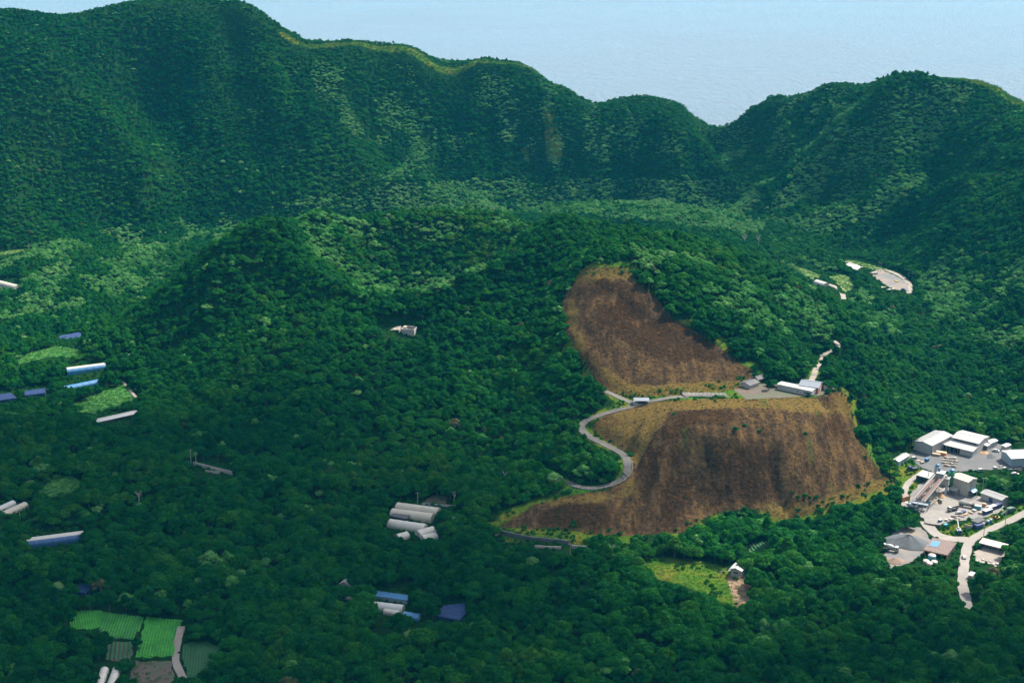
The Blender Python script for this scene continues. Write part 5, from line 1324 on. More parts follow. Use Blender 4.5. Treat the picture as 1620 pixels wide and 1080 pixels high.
container(1466, 730, 40, (2.2, 1.8, 1.8), BLUE, 'bright blue bin on the grass by the upper yard', BLUE)
container(1496, 832, 40, (2.0, 1.5, 1.2), TEAL, 'small teal bin at the lower edge of the plant yard', TEAL)
container(1487, 826.5, 40, (2.0, 1.4, 1.2), BLUE, 'small blue bin beside the curved entry road', WHITE)
for (px_, py_, r_, h_, m_, lb) in ((1555, 832, .95, 2.2, WHITE, 'white round tank between navy container and blue tank'), (1562, 828.5, 1.0, 2.4, BLUE, 'blue round tank at the roadside shed'), (1566.5, 826, .9, 2.2, BLUE, 'smaller blue round tank right of the roadside shed'),
    (1474, 884, 1.9, 2.7, TEAL, 'teal water tank with pale lid in front of the open shed'), (1465, 889.5, 1.5, 1.5, PINK, 'pale pink dome tank, leftmost of three by the teal tank'), (1471, 893.5, 1.6, 1.6, PINK, 'pale pink dome tank, nearest of three by the teal tank'), (1478, 891, 1.5, 1.6, PINK, 'pale pink dome tank, rightmost of three by the teal tank'),
    (1305.5, 616, 1.3, 2.4, PINK, 'tan water tank at the right end of the hilltop house'), (526, 941, .9, 1.4, WHITE, 'small white tank left of the pale slab')):
    q = gp(px_, py_); t = thing('storage_tank', lb, 'tank', (q.x, q.y, surf(q.x, q.y)), R_.random(), 'round storage tanks')
    MB().lathe([(r_, -.4), (r_, h_ * .75), (r_ * .97, h_ * .8)], n=16).build('tank_body', m_, t, True)
    MB().lathe([(r_ * 1.02, h_ * .78), (r_ * .8, h_ * .93), (r_ * .3, h_)], n=16).build('lid', WHITE if m_ in (TEAL, BLUE) else m_, t, True)
    MB().cone((0, 0, h_ * .95), (0, 0, h_ * 1.08), r_ * .2, r_ * .2, 8).build('hatch', STEEL, t)
    clear_for([(q.x + a, q.y, q.z + c) for a in (-r_, r_) for c in (0, h_)])
k = 0
where = ['at the back', 'in the second row', 'in the third row', 'at the front']
for row in range(4):
    for c_ in range(5):
        if (row, c_) in ((0, 4), (3, 0)): continue
        px_, py_ = 1495 + c_ * 5.2 - row * 1.5, 725 + row * 4.0 + c_ * .6
        q = gp(px_ + R_.uniform(-.8, .8), py_); m_ = [TAN, PINK, CONC, CREAM][(row + c_) % 4]
        t = thing('block_pallet', f'pallet of stacked blocks {where[row]} of the upper yard stacks', 'pallet', (q.x, q.y, 1.97), R_.uniform(-.3, .0), f'pallets of blocks {where[row]}')
        MB().box(-.75, .75, -.6, .6, 0, .14).build('pallet_base', BARK, t)
        for i in range(2):
            for j in range(2): MB().box(-.72 + i * .74, -.02 + i * .74, -.57 + j * .6, -.02 + j * .6, .14, R_.uniform(.7, 1.2)).build('block', m_, t)
# planks, pipes and odds and ends in the plant yard
odd = [(1513, 816.5, 2.6, .9, .4, TAN, 'plank_stack', 'tan plank stack beside the silver car'), (1524, 811, 2.2, 1.4, .9, NAVY, 'crate', 'navy crate behind the silver car'), (1521, 817.5, 3.0, .8, .5, RUST, 'plank_stack', 'rusty brown stack in the middle of the stored goods'), (1528, 815, 3.0, .9, .6, ORANGE, 'plank_stack', 'orange brown stack right of the silver car'),
    (1536, 812, 2.4, 1.2, .7, TAN, 'plank_stack', 'tan stack below the tanker truck'), (1508, 818, 2.4, .8, .5, NAVY, 'pipe_stack', 'dark blue pipe stack below the flatbed truck'), (1514, 821, 3.4, .8, .4, BARK, 'plank_stack', 'dark brown planks at the lower edge of the yard'), (1541, 809, 2.0, 1.3, .9, CREAM, 'crate', 'cream crate below the teal container'), (1551, 813, 2.2, 1.2, .8, TAN, 'crate', 'tan crate left of the navy pair'),
    (1503, 822, 2.2, 1.0, .6, PINK, 'plank_stack', 'pale stack near the curved entry road'), (1497, 824, 1.6, 1.2, .8, CREAM, 'crate', 'cream crate near the small teal bin'), (1459, 733, 2.0, 1.4, .9, TAN, 'crate', 'tan crate beside the bright blue bin'), (1452, 730, 2.4, 1.0, .6, PINK, 'plank_stack', 'pale stack between white van and blue bin'), (1583, 738, 2.6, 1.0, .7, CONC, 'pipe_stack', 'grey pipe stack in front of the blue grey warehouse'),
    (1589, 741, 2.0, 1.2, .6, CREAM, 'crate', 'cream crate in front of the blue grey warehouse'), (1574, 741, 1.8, 1.4, .8, WHITE, 'crate', 'white crate at the lower edge of the upper yard'), (1397, 455, 7.0, 3.0, .8, PINK, 'slab_stack', 'pale slab stack at the front of the far open yard'), (1410, 458, 8.0, 2.4, .7, SLAB, 'slab_stack', 'white slab stack at the front right of the far open yard'), (1383, 434, 5.0, 3.0, 1.6, CONC, 'slab_stack', 'grey slab stack at the back of the far open yard'), (1418, 446, 4.0, 1.2, .8, YELLOW, 'plank_stack', 'yellow stack in the far open yard')]
for (px_, py_, L_, W_, h_, m_, nm, lb) in odd:
    q = gp(px_, py_); t = thing(nm, lb, nm.replace('_', ' '), (q.x, q.y, surf(q.x, q.y)), math.radians(R_.choice((-28, 32, 10, -50))), 'stored goods in the yards')
    n_ = 3
    if nm == 'pipe_stack':
        for i in range(5): MB().cone((-L_ / 2, -W_ / 2 + W_ * (i % 3) / 2 + (.12 if i > 2 else 0), .16 + (.27 if i > 2 else 0)), (L_ / 2, -W_ / 2 + W_ * (i % 3) / 2 + (.12 if i > 2 else 0), .16 + (.27 if i > 2 else 0)), .16, .16, 8).build('pipe', m_, t)
    elif nm == 'crate':
        MB().box(-L_ / 2, L_ / 2, -W_ / 2, W_ / 2, 0.08, h_).build('crate_body', m_, t); MB().box(-L_ / 2 - .05, L_ / 2 + .05, -W_ / 2 - .05, W_ / 2 + .05, h_, h_ + .08).build('lid', m_, t)
        for s_ in (-1, 1): MB().box(-L_ / 2, L_ / 2, s_ * W_ * .35 - .08, s_ * W_ * .35 + .08, 0, .08).build('skid', BARK, t)
    else:
        for i in range(n_):
            for j in range(2): MB().box(-L_ / 2 + R_.uniform(-.15, .15), L_ / 2 + R_.uniform(-.15, .15), -W_ / 2 + j * W_ * .52, -W_ / 2 + j * W_ * .52 + W_ * .46, h_ * i / n_ + .01, h_ * (i + 1) / n_ - .03).build('slab' if nm == 'slab_stack' else 'plank', m_, t)
for i in range(14):
    q = gp(1543 + i * 2.9 + R_.uniform(-.6, .6), 884 + i * .75 + R_.uniform(-1.6, 1.6) + (3 if i % 2 else 0))
    bm = bmesh.new(); bmesh.ops.create_icosphere(bm, subdivisions=1, radius=1)
    for v in bm.verts: v.co *= R_.uniform(.7, 1.15)
    me = bpy.data.meshes.new('boulder'); bm.to_mesh(me); bm.free(); me.materials.append([CONC, PINK, CREAM][i % 3])
    o = bpy.data.objects.new('boulder', me); COL.objects.link(o); o.location = (q.x, q.y, surf(q.x, q.y) + .25); s_ = R_.uniform(.7, 1.15); o.scale = (s_ * 1.2, s_, s_ * .7); o.rotation_euler.z = R_.random() * 6
    tag(o, 'pale boulder in the row along the front of the lower lot', 'boulder', 'boulders edging the lower lot')
clear_rect(1540, 876, 1585, 895, 400, 760)
EXTRA_CLEAR.append(([(1412, 738), (1440, 704), (1478, 684), (1510, 690), (1540, 686), (1580, 700), (1600, 702), (1640, 690), (1640, 747), (1600, 752), (1560, 747), (1525, 747), (1500, 752), (1545, 762), (1548, 785), (1560, 775), (1597, 790), (1598, 800), (1640, 793), (1640, 812), (1600, 832), (1560, 845), (1538, 862), (1534, 930), (1519, 930), (1517, 872), (1511, 860), (1500, 886),
    (1482, 897), (1458, 893), (1438, 890), (1405, 896), (1386, 889), (1398, 858), (1422, 840), (1450, 834), (1440, 812), (1420, 797), (1428, 775), (1433, 757), (1455, 742), (1415, 744)], 480, 900))
clear_rect(1547, 852, 1596, 884, 400, 760); EXTRA_CLEAR.append(([(1524, 942), (1530, 942), (1537, 968), (1529, 972)], 400, 700))
# ------------------------------------------------------------------ hilltop
t, lx, ly = gable_hall('hilltop_building', 'long low white building with one dark window on the cinder hill', 'building', (1284, 627), (1291, 622.5), (1222.5, 619.5), 3.0, .25, WHITE, WHITE, 'y', 35.4, over=.1, windows=[('x0', .05, .22, 1.0, 1.9), ('x0', .38, .41, 1.0, 1.6)])
for k in range(9): MB().box(-.1, .0, ly * (.3 + .07 * k), ly * (.3 + .07 * k) + .5, 3.0, 3.0 + .25 * (1 + (k * 7 % 3) * .5)).build('parapet_block', WHITE, t)
gable_hall('brick_house', 'brick house with slate grey roof behind the white hilltop building', 'house', (1294, 623), (1302, 614), (1266, 616), 3.6, 1.6, BRICK, SLATE, 'y', 35.4, windows=[('x0', .2, .35, 1.1, 2.1), ('x0', .6, .75, 1.1, 2.1)], doors=[('y0', .35, .6, 0, 2.0, WHITE)])
gable_hall('hut', 'dark roofed hut, nearer of two beside the hill parking lot', 'hut', (1186, 615.5), (1201, 610), (1174, 609.5), 2.2, 1.1, CONC, DARKROOF, 'x', None, group='dark huts on the saddle')
gable_hall('hut', 'dark roofed hut, farther and higher of two beside the parking lot', 'hut', (1199, 606.5), (1211, 602), (1189, 601), 2.4, 1.4, DARK, DARKROOF, 'x', None, group='dark huts on the saddle')
# roadside shelter: flat roof on posts over a white plinth
o, rz, lx, ly = lot((1004, 641), (1026, 638), (998.5, 636), None, 2.8)
o.z = surf(o.x, o.y)
t = thing('roadside_shelter', 'open rest shelter with grey roof at the road fork', 'shelter', o, rz)
MB().box(-.6, lx + .6, -.6, ly + .6, -.6, .35).build('plinth', SLAB, t); MB().box(.6, lx - .6, ly - .5, ly - .3, .35, 2.3).build('back_wall', CONC, t)
for i in range(5):
    for y in (.2, ly - .2): MB().box(lx * i / 4 * .94 + .2 - .08, lx * i / 4 * .94 + .2 + .08, y - .08, y + .08, .35, 2.35).build('post', DARKROOF, t)
MB().ext_x([(-.5, 2.3), (ly / 2, 2.9), (ly + .5, 2.3), (ly + .5, 2.42), (ly / 2, 3.05), (-.5, 2.42)], -.5, lx + .5).build('roof', SLATE, t)
for i in range(2): MB().box(lx * (.25 + .4 * i), lx * (.25 + .4 * i) + 1.4, .5, 1.0, .35, .8).build('bench', BARK, t)
# white bay lines on the parking lot
pk = PADS['parking']; a, c_, d_, e_ = pk
lines = MB()
for i in range(11):
    k = .12 + .8 * i / 10; q0 = a.lerp(c_, k); q1 = e_.lerp(d_, k); m0, m1 = q0.lerp(q1, .12), q0.lerp(q1, .5); s_ = Vector((.09, 0, 0))
    lines.add([(m0.x - .09, m0.y, m0.z - .05), (m0.x + .09, m0.y, m0.z - .05), (m1.x + .09, m1.y, m1.z - .05), (m1.x - .09, m1.y, m1.z - .05)], [(0, 1, 2, 3)])
o = lines.build('parking_lines', WHITE); tag(o, 'white bay lines painted on the hill parking lot', None, None, 'structure')
def guardrail(path, side, off, label, i0, i1):
    v0 = Vector(path[i0]); t = thing('guardrail', label, 'guardrail', v0, 0, 'guardrails of the hill road'); prev = None
    for i in range(i0, i1):
        a, b_ = Vector(path[max(i - 1, 0)]), Vector(path[min(i + 1, len(path) - 1)]); d = (b_ - a); d.z = 0; d.normalize(); s_ = Vector((-d.y, d.x, 0)) * off * side
        q = Vector(path[i]) + s_ - v0
        MB().box(q.x - .16, q.x + .16, q.y - .16, q.y + .16, q.z - 1, q.z + .85).build('post', WHITE, t)
        if prev is not None:
            n = Vector((-(q - prev).y, (q - prev).x, 0)).normalized() * .05
            MB().hexa([prev - n + Vector((0, 0, .45)), q - n + Vector((0, 0, .45)), q + n + Vector((0, 0, .45)), prev + n + Vector((0, 0, .45)), prev - n + Vector((0, 0, .62)), q - n + Vector((0, 0, .62)), q + n + Vector((0, 0, .62)), prev + n + Vector((0, 0, .62))]).build('rail', STEEL, t)
        prev = q
hp = ROADS['hill_road'][0]
ip = [project(*q) for q in hp]
def near_i(px_, py_): return int(np.argmin([(a - px_) ** 2 + (b_ - py_) ** 2 for a, b_ in ip]))
guardrail(hp, -1, 2.7, 'white post guardrail round the outside of the lower hairpin', near_i(910, 768), near_i(990, 728))
guardrail(hp, 1, 2.7, 'white post guardrail along the upper bend of the hill road', near_i(955, 702), near_i(924, 667))
# ------------------------------------------------------------------ white house in the clearing
t, lx, ly = gable_hall('small_house', 'small house with white roof standing in the yellow clearing', 'house', (1172, 914.5), (1180, 905), (1156, 910), 4.0, .8, CONC, WHITE, 'x', None, over=.5, windows=[('x0', .3, .7, 1.9, 2.9)], doors=[('y0', .3, .55, 0, 2.0, WHITE)])
MB().hexa([(lx + .02, ly * .1, 2.2), (lx + 2.4, ly * .1, 1.9), (lx + 2.4, ly * .6, 1.9), (lx + .02, ly * .6, 2.2), (lx + .02, ly * .1, 2.32), (lx + 2.4, ly * .1, 2.02), (lx + 2.4, ly * .6, 2.02), (lx + .02, ly * .6, 2.32)]).build('side_canopy', WHITE, t)
MB().hexa([(.3, ly + 1.6, 1.9), (lx * .6, ly + 1.6, 1.9), (lx * .6, ly + .02, 2.4), (.3, ly + .02, 2.4), (.3, ly + 1.6, 2.02), (lx * .6, ly + 1.6, 2.02), (lx * .6, ly + .02, 2.52), (.3, ly + .02, 2.52)]).build('rear_canopy', WHITE, t)
MB().box(-1.0, -.2, .3, 1.0, 0, 1.0).build('yellow_cabinet', YELLOW, t)
for (a, b_, lb) in (((1174, 947), (1186, 946), 'white pole lying across the dirt path, upper one'), ((1178, 960), (1186, 957), 'white pole lying across the dirt path, lower one')):
    q, w = gp(*a), gp(*b_); u = w - q; t = thing('fallen_pole', lb, 'pole', q, math.atan2(u.y, u.x), 'poles lying on the dirt path'); MB().cone((0, 0, .14), (u.length, 0, .2), .13, .1, 8).build('shaft', WHITE, t); MB().box(.2, .35, -.3, .3, .0, .3).build('bracket', STEEL, t)
pole('short white post in front of the small clearing house', (1140.5, 911), 3.0, 'utility poles', 1, WHITE)

clear_rect(597, 503, 664, 536, 840, 960)
EXTRA_CLEAR.append(([(1258, 416), (1285, 420), (1310, 430), (1335, 430), (1356, 446), (1352, 462), (1338, 476), (1328, 474), (1300, 458), (1285, 448)], 900, 1250))
EXTRA_CLEAR.append(([(1334, 408), (1362, 410), (1428, 430), (1444, 446), (1442, 468), (1410, 466), (1388, 450), (1368, 430), (1340, 424)], 900, 1300))
# ------------------------------------------------------------------ ruin on the crater lip
o, rz, lx, ly = lot((655.5, 532), (660, 521), (633.5, 531), None, 5.0)
t = thing('concrete_ruin', 'roofless square concrete ruin on the crater lip', 'ruin', o, rz)
w = .45
for nm, bx in (('wall', (0, lx, 0, w, -2, 4.6)), ('wall', (0, w, w, ly - w, -2, 4.8)), ('wall', (lx - w, lx, w, ly - w, -2, 4.9)), ('wall', (0, lx, ly - w, ly, -2, 5.0))): MB().box(*bx).build(nm, CONC, t)
MB().box(w, lx - w, w, ly - w, 1.4, 1.6).build('inner_floor', DARK, t); MB().box(w + .4, lx * .7, ly * .65, ly - w - .1, 1.6, 4.4).build('inner_room', DARKROOF, t)
MB().box(w + .1, w + 1.1, ly * .55, ly * .72, 1.6, 4.0).build('white_door_leaf', WHITE, t); MB().box(lx * .4, lx - w, ly - 2.4, ly - w, 4.9, 5.1).build('roof_remnant', TAN, t)
o, rz, lx, ly = lot((631, 526.5), (635, 518), (601, 521), None, 3.0)
t = thing('ruined_shed', 'collapsed tan slatted roof left of the concrete ruin', 'ruin', o, rz)
nsl = 14
for i in range(nsl):
    if i in (9, 12): continue
    y = ly * i / nsl; z = 2.6 - 2.2 * (i / nsl) ** 2
    MB().hexa([(0, y + .1, z - .6), (lx, y + .1, z + .5), (lx, y + ly / nsl * .8, z + .5), (0, y + ly / nsl * .8, z - .6), (0, y + .1, z - .5), (lx, y + .1, z + .62), (lx, y + ly / nsl * .8, z + .62), (0, y + ly / nsl * .8, z - .5)]).build('roof_slat', [PINK, TAN, CONC][i % 3], t)
for y in (.3, ly * .35, ly * .7): MB().box(.1, .35, y, y + .25, -2, 1.9 - y * .1).build('post', CONC, t)
MB().box(0, lx, -.3, -.05, -2, 2.4).build('gable_wall', CONC, t)

# ------------------------------------------------------------------ greenhouses
tunnel('weathered beige tunnel greenhouse, rearmost of the central rows', (628, 803.5), (694, 813), 7.0, 3.4, FILM)
tunnel('stained cream tunnel greenhouse, second of the central rows', (620, 813), (685, 823), 7.2, 3.5, FILM)
tunnel('clean cream tunnel greenhouse, front one of the central rows', (616, 830), (673, 839.5), 7.0, 3.5, FILM_W)
tunnel('short white tunnel greenhouse slanting in front of the central rows', (661, 848), (686, 841.5), 6.0, 3.2, FILM_W, show=.8)
tunnel('short pale greenhouse half hidden at the right front of the rows', (668, 855), (690, 850), 5.0, 3.0, FILM_W, show=.7)
tunnel('white greenhouse end poking out of trees at the left front', (628, 853), (645, 849), 5.0, 3.0, FILM_W, show=.7)
mono_shed('shed', 'dark flat shed between two central greenhouses', 'shed', (643, 826), (648, 822), (618, 821), 2.2, 2.5, DARK, DARKROOF, None, slope='x')
free_wall([(668, 798), (694, 800), (721, 801.5)], 1.1, .3, WHITE, 'thin white wall behind the central greenhouses', 'low_wall')
t, lx, ly = gable_hall('blue_roof_shed', 'long bright blue roofed shed among the lower greenhouses', 'shed', (644, 955.5), (649, 949), (584, 945), 2.4, 1.0, BLUEGREY, BLUE, 'y', None, group=None)
tunnel('grey film tunnel greenhouse below the long blue shed', (586, 959), (638, 968), 6.0, 3.0, FILM_G)
tunnel('low white greenhouse edge in front of the grey tunnel', (608, 968.5), (632, 973), 3.6, 2.2, FILM_W, show=.8)
tunnel('short bright blue tunnel greenhouse at the right of the lower group', (638, 975), (664, 979.5), 5.0, 2.6, BLUE, show=.8)
net_house('dark blue shade net right of the lower greenhouses', [(688, 978), (702, 962), (737, 958), (738, 974), (727, 985)], 1.6, NET, .95)
t, lx, ly = gable_hall('white_cottage', 'white roofed cottage with two dark skylights by the lower greenhouses', 'house', (553, 935), (561, 928), (537, 931.5), 3.0, 1.5, CONC, WHITE, 'x', None, over=.4, doors=[('x0', .2, .5, 0, 2.0, DARK)])
for k in (.25, .65): MB().hexa([(lx * k, ly * .2, 3.72), (lx * k + .9, ly * .2, 3.72), (lx * k + .9, ly * .34, 4.15), (lx * k, ly * .34, 4.15), (lx * k, ly * .2, 3.85), (lx * k + .9, ly * .2, 3.85), (lx * k + .9, ly * .34, 4.28), (lx * k, ly * .34, 4.28)]).build('skylight', GLASSY, t)
MB().box(lx * .8, lx * .8 + 1.2, -1.4, -.4, 0, 1.2).build('yellow_cabinet', YELLOW, t)
plate('concrete_slab', [gp(*q) + Vector((0, 0, .5)) for q in ((539, 941), (572, 944), (570, 949), (538, 947))], CONC, 'pale concrete slab below the white cottage'); clear_rect(536, 938, 574, 950, 480, 700)
tunnel('blue tunnel greenhouse with pale ridge, at the upper left', (106, 592), (167, 579), 7.5, 3.6, BLUE, cap=FILM_W, show=.85)
tunnel('half hidden blue tunnel greenhouse below the pale ridged one', (102, 618), (158, 605), 5.5, 3.0, BLUE, show=.6)
net_house('dark blue net house above the long meadow', [(92, 552), (86, 541), (96, 534), (129, 530), (126, 545)], 2.6, NET)
net_house('dark blue net cut by the left edge', [(-6, 638), (-4, 628), (16, 625), (28, 634)], 2.2, NET, .9)
net_house('dark blue net between left edge and the blue tunnels', [(40, 630), (38, 622), (74, 617), (72, 626)], 2.2, NET, .9)
net_house('small dark blue net above the bottom left fields', [(122, 941), (118, 929), (145, 926), (147, 936), (136, 942)], 1.8, NET)
gable_hall('long_white_shed', 'long narrow white roofed shed below the square meadow', 'shed', (155, 673.5), (219.5, 658), (152, 669), 2.6, .8, DARK, WHITE, 'x', None, over=.3, show=.8)
tunnel('long blue tunnel greenhouse with pale ridge, lower left', (43, 862), (133, 850), 7.5, 3.6, paint('deep_blue_film', (.03, .09, .22), .5), cap=FILM_W, show=.9)
tunnel('beige tunnel greenhouse near the left edge', (6, 815), (41, 802), 5.0, 2.8, FILM, show=.85)
tunnel('pale tunnel greenhouse cut by the left edge, behind the beige one', (-12, 811), (22, 799), 4.0, 2.5, FILM_G, show=.7)
tunnel('white tunnel at the far left below the crater wall', (-8, 449), (28, 456), 7.0, 3.5, FILM_W, show=.8)
tunnel('white tunnel greenhouse at the bottom edge, left of a pair', (166, 1062), (153, 1098), 3.6, 2.4, FILM_W)
tunnel('white tunnel greenhouse at the bottom edge, right of a pair', (185, 1062), (171, 1098), 3.6, 2.4, FILM_W)
tunnel('white arched hut beside the distant upper track', (1291, 448), (1307, 453.5), 7.0, 3.4, FILM_W, None, 'arched_hut')
# ------------------------------------------------------------------ walls
free_wall([(791, 844), (809, 849), (850, 856), (900, 861)], 2.3, .5, STONE, 'dark stone retaining wall at the foot of the cinder hill', 'stone_wall', blocks=1)
free_wall([(783, 848), (792, 844)], 2.2, .3, CONC, 'pale wall stub at the left end of the stone wall', 'wall_stub')
free_wall([(846, 866), (868, 867.5), (888, 868)], 1.4, .3, PINK, 'pale low wall in front of the stone wall, left length', 'low_wall', post=None)
free_wall([(904, 866.5), (920, 867.5), (936, 868.5)], 1.7, .4, CONC, 'pale low wall in front of the stone wall, right length', 'low_wall')
free_wall([(306, 736), (335, 743), (368, 751)], 2.2, .4, CONC, 'grey retaining wall beside the two masts on the left', 'low_wall')
free_wall([(325, 746), (348, 750)], 1.2, .3, CONC, 'short lower wall under the grey retaining wall', 'low_wall')
# ------------------------------------------------------------------ poles
for (bx, by, h_, lb, ar, tr) in [(718.5, 800, 8.5, 'utility pole with transformer behind the central greenhouses', 2, True), (718, 838, 7.5, 'utility pole right of the central greenhouses', 1, False), (661, 800, 8, 'thin pole at the back of the central greenhouses', 1, False), (302.5, 735, 9.5, 'tall white mast at the end of the grey wall', 1, False), (310.5, 736, 8, 'forked mast beside the tall white mast', 2, False),
    (1544.5, 787, 8.5, 'utility pole beside the blue canopy', 1, False), (1554, 779, 9, 'lamp pole in the trees behind the cream building', 1, False), (1468, 762, 7, 'pole behind the dark shed at the conveyors', 1, False), (1590, 831, 9, 'pole at the bend of the main road near the excavator', 1, False), (1555.5, 853, 10, 'tall pole at the road junction', 1, False),
    (971, 887, 9, 'utility pole in the trees left of the clearing', 2, False), (902, 877, 6, 'pole in front of the pale low walls', 1, False), (1393, 431, 8, 'pale pole at the distant open yard, right of two', 1, False), (1389.5, 430, 8, 'pale pole at the distant open yard, left of two', 1, False), (1437, 440, 8, 'pole at the bend of the distant loop road', 1, False), (46.5, 398, 8, 'pole at the far left meadow', 1, False), (32, 821, 6, 'pole beside the beige greenhouse at the left', 1, False)]:
    pole(lb, (bx, by), h_, 'utility poles', ar, None, tr)
# dead trees, hedge in the bottom fields
def dead_tree(px_, py_, h_, label):
    p_ = gp(px_, py_); t = thing('dead_tree', label, 'tree', p_, R_.random() * 6, 'bare dead trees')
    MB().add(*tube([(0, 0, -1), (.1, 0, h_ * .4), (0, .2, h_ * .7)], [.28, .2, .1])).build('trunk', DEADWOOD, t)
    for i in range(9):
        a = i * 2.4; k = R_.uniform(.35, .7); l_ = h_ * R_.uniform(.25, .42)
        b_ = MB().cone((0, .1, h_ * k), (math.cos(a) * l_ * .7, math.sin(a) * l_ * .7, h_ * k + l_ * .8), .11, .04, 5).build('branch', DEADWOOD, t)
        for j in (-1, 1): MB().cone((math.cos(a) * l_ * .4, math.sin(a) * l_ * .4, h_ * k + l_ * .45), (math.cos(a + j * .6) * l_ * .8, math.sin(a + j * .6) * l_ * .8, h_ * k + l_ * .95), .06, .02, 4).build('twig', DEADWOOD, b_)
    clear_for([(p_.x + s_, p_.y, p_.z + z) for s_ in (-2, 2) for z in (h_ * .5, h_)])
for a in ((1178, 388, 12, 'bare pale dead tree on the far ridge, left of two'), (1200, 389, 12, 'bare pale dead tree on the far ridge, right of two'), (220, 795, 7, 'bare dead tree left of the masts in the forest'), (800, 762, 7, 'bare dead tree left of the hairpin road')): dead_tree(*a)
# ------------------------------------------------------------------ where trees may stand
def excluded(x, y, z, h, rad):
    ex = np.zeros(x.shape, bool)
    pts = [project(x, y, z + h * k) for k in (0.0, 0.45, 0.9)]
    for poly, dmin, dmax in CLEARINGS:
        bx0, bx1 = min(q[0] for q in poly), max(q[0] for q in poly); by0, by1 = min(q[1] for q in poly), max(q[1] for q in poly)
        for (px, py) in pts:
            m = (px > bx0) & (px < bx1) & (py > by0) & (py < by1) & (y > dmin) & (y < dmax) & ~ex
            if m.any():
                i = np.where(m)[0]; ex[i[inpoly(px[i], py[i], poly)]] = True
    for path, w in OPEN_PATHS:
        a = np.array(path); m = (x > a[:, 0].min() - 12) & (x < a[:, 0].max() + 12) & (y > a[:, 1].min() - 12) & (y < a[:, 1].max() + 12) & ~ex
        i = np.where(m)[0]
        if len(i):
            d, _ = dist_to_line(x[i], y[i], path); ex[i[d < w / 2 + rad[i] * 0.75]] = True
    return ex
OPEN_PATHS = [(p_, w_) for p_, w_, _ in ROADS.values()]
CLEARINGS = [(UPPER, 760, 965), (LOWER, 600, 815), (CLEAR, 480, 780), (DIRT, 480, 780)] + [(v, 380, 1400) for v in FIELD_PIX.values()] + EXTRA_CLEAR + \
    [(e, 560, 960) for e in (EDGES[0], EDGES[1], EDGES[4])] + [([(920, 682), (930, 664), (1000, 640), (1000, 648), (945, 662), (935, 680), (998, 735), (996, 752), (978, 774), (925, 778), (890, 765), (930, 764), (970, 764), (986, 740), (978, 720), (930, 697)], 600, 815)]

cands = []
for (d0, d1, sp) in ((470, 830, 4.9), (830, 1150, 4.0), (1150, 1800, 3.4)):
    hw = d1 * 0.36 * 1.22 + 40
    xs = np.arange(-hw, hw, sp); ys = np.arange(d0, d1, sp)
    X, Y = np.meshgrid(xs, ys); X = X.ravel() + rng.uniform(-sp * .48, sp * .48, X.size); Y = Y.ravel() + rng.uniform(-sp * .48, sp * .48, Y.size)
    k = np.abs(X) < Y * 0.36 * 1.18 + 30
    cands.append(np.stack([X[k], Y[k]], 1))
cands = np.concatenate(cands)
extra = cands + rng.uniform(-2.6, 2.6, cands.shape)
dzy, dzx = np.gradient(Z, gy, gx); steepness = np.hypot(dzx, dzy)
sx = bil(gx, gy, steepness, extra[:, 0], extra[:, 1])
cands = np.concatenate([cands, extra[rng.random(len(extra)) < np.clip((sx - 0.3) * 1.1, 0, 0.85)]])
X, Y = cands[:, 0], cands[:, 1]
Zt = zat(X, Y)
# behind the crest only a fringe of trees is kept
crest_y = np.interp(810 + (X / np.maximum(Y, 1)) * F_PX * 1.04, [c_[0] for c_ in CREST], [c_[2] for c_ in CREST])
keep = (Y < crest_y + 35) & (Zt > SEA_Z + 20)
X, Y, Zt, crest_y = X[keep], Y[keep], Zt[keep], crest_y[keep]
dens = fbm(X / 38, Y / 38, 3)
hsc = np.clip(1.02 + 0.6 * fbm(X / 55 + 9, Y / 55, 3) + rng.normal(0, 0.28, len(X)), 0.45, 1.85)
hsc *= np.interp(Y, [500, 700, 900, 1150, 1350], [0.92, 0.84, 0.68, 0.60, 0.46])
gap, _ = dist_to_line(X, Y, CREST_LINE)
pxt, pyt = project(X, Y, Zt)
grassy = ((pxt < 855) & (pxt > 440)) | (pxt > 1400)
nearcrest = np.clip(1 - gap / 30, 0, 1) * (Y > 1200)
hsc *= 1 - np.where(grassy, 0.75, 0.6) * nearcrest
big_ok = ~excluded(X, Y, Zt, 7.5 * hsc, 4.0 * hsc)
low_ok = ~excluded(X, Y, Zt, np.full(len(X), 1.6), np.full(len(X), 1.4))
for k in PADS: low_ok &= ~inpoly(X, Y, [(v.x, v.y) for v in PADS[k]])
low = low_ok & ~big_ok & (rng.random(len(X)) < 0.85)      # only low bushes grow where a tall tree would stand in the open
hsc = np.where(low, rng.uniform(0.26, 0.46, len(X)), hsc)
ok = ((dens > -0.62) | low) & (big_ok | low) & ~((gap < np.where(X > 300, 13, 5)) & grassy) & ~(bil(gx, gy, FRINGE, X, Y) > 0.4)
X, Y, Zt, hsc = X[ok], Y[ok], Zt[ok], hsc[ok]
n = len(X)
pxt, pyt = project(X, Y, Zt)
var = rng.integers(0, 8, n)
def region(poly, d0, d1): return inpoly(pxt, pyt, poly) & (Y > d0) & (Y < d1)
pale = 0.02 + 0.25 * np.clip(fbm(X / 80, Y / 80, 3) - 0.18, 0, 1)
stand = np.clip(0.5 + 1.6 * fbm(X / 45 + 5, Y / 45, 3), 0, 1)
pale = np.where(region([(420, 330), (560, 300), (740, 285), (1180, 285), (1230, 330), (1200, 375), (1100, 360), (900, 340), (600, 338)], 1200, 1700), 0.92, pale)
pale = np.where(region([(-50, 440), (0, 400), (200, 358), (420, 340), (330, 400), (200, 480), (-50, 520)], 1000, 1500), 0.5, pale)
pale = np.where(region([(1180, 340), (1440, 130), (1540, 140), (1500, 260), (1400, 340), (1300, 375)], 1200, 1600), 0.75, pale)
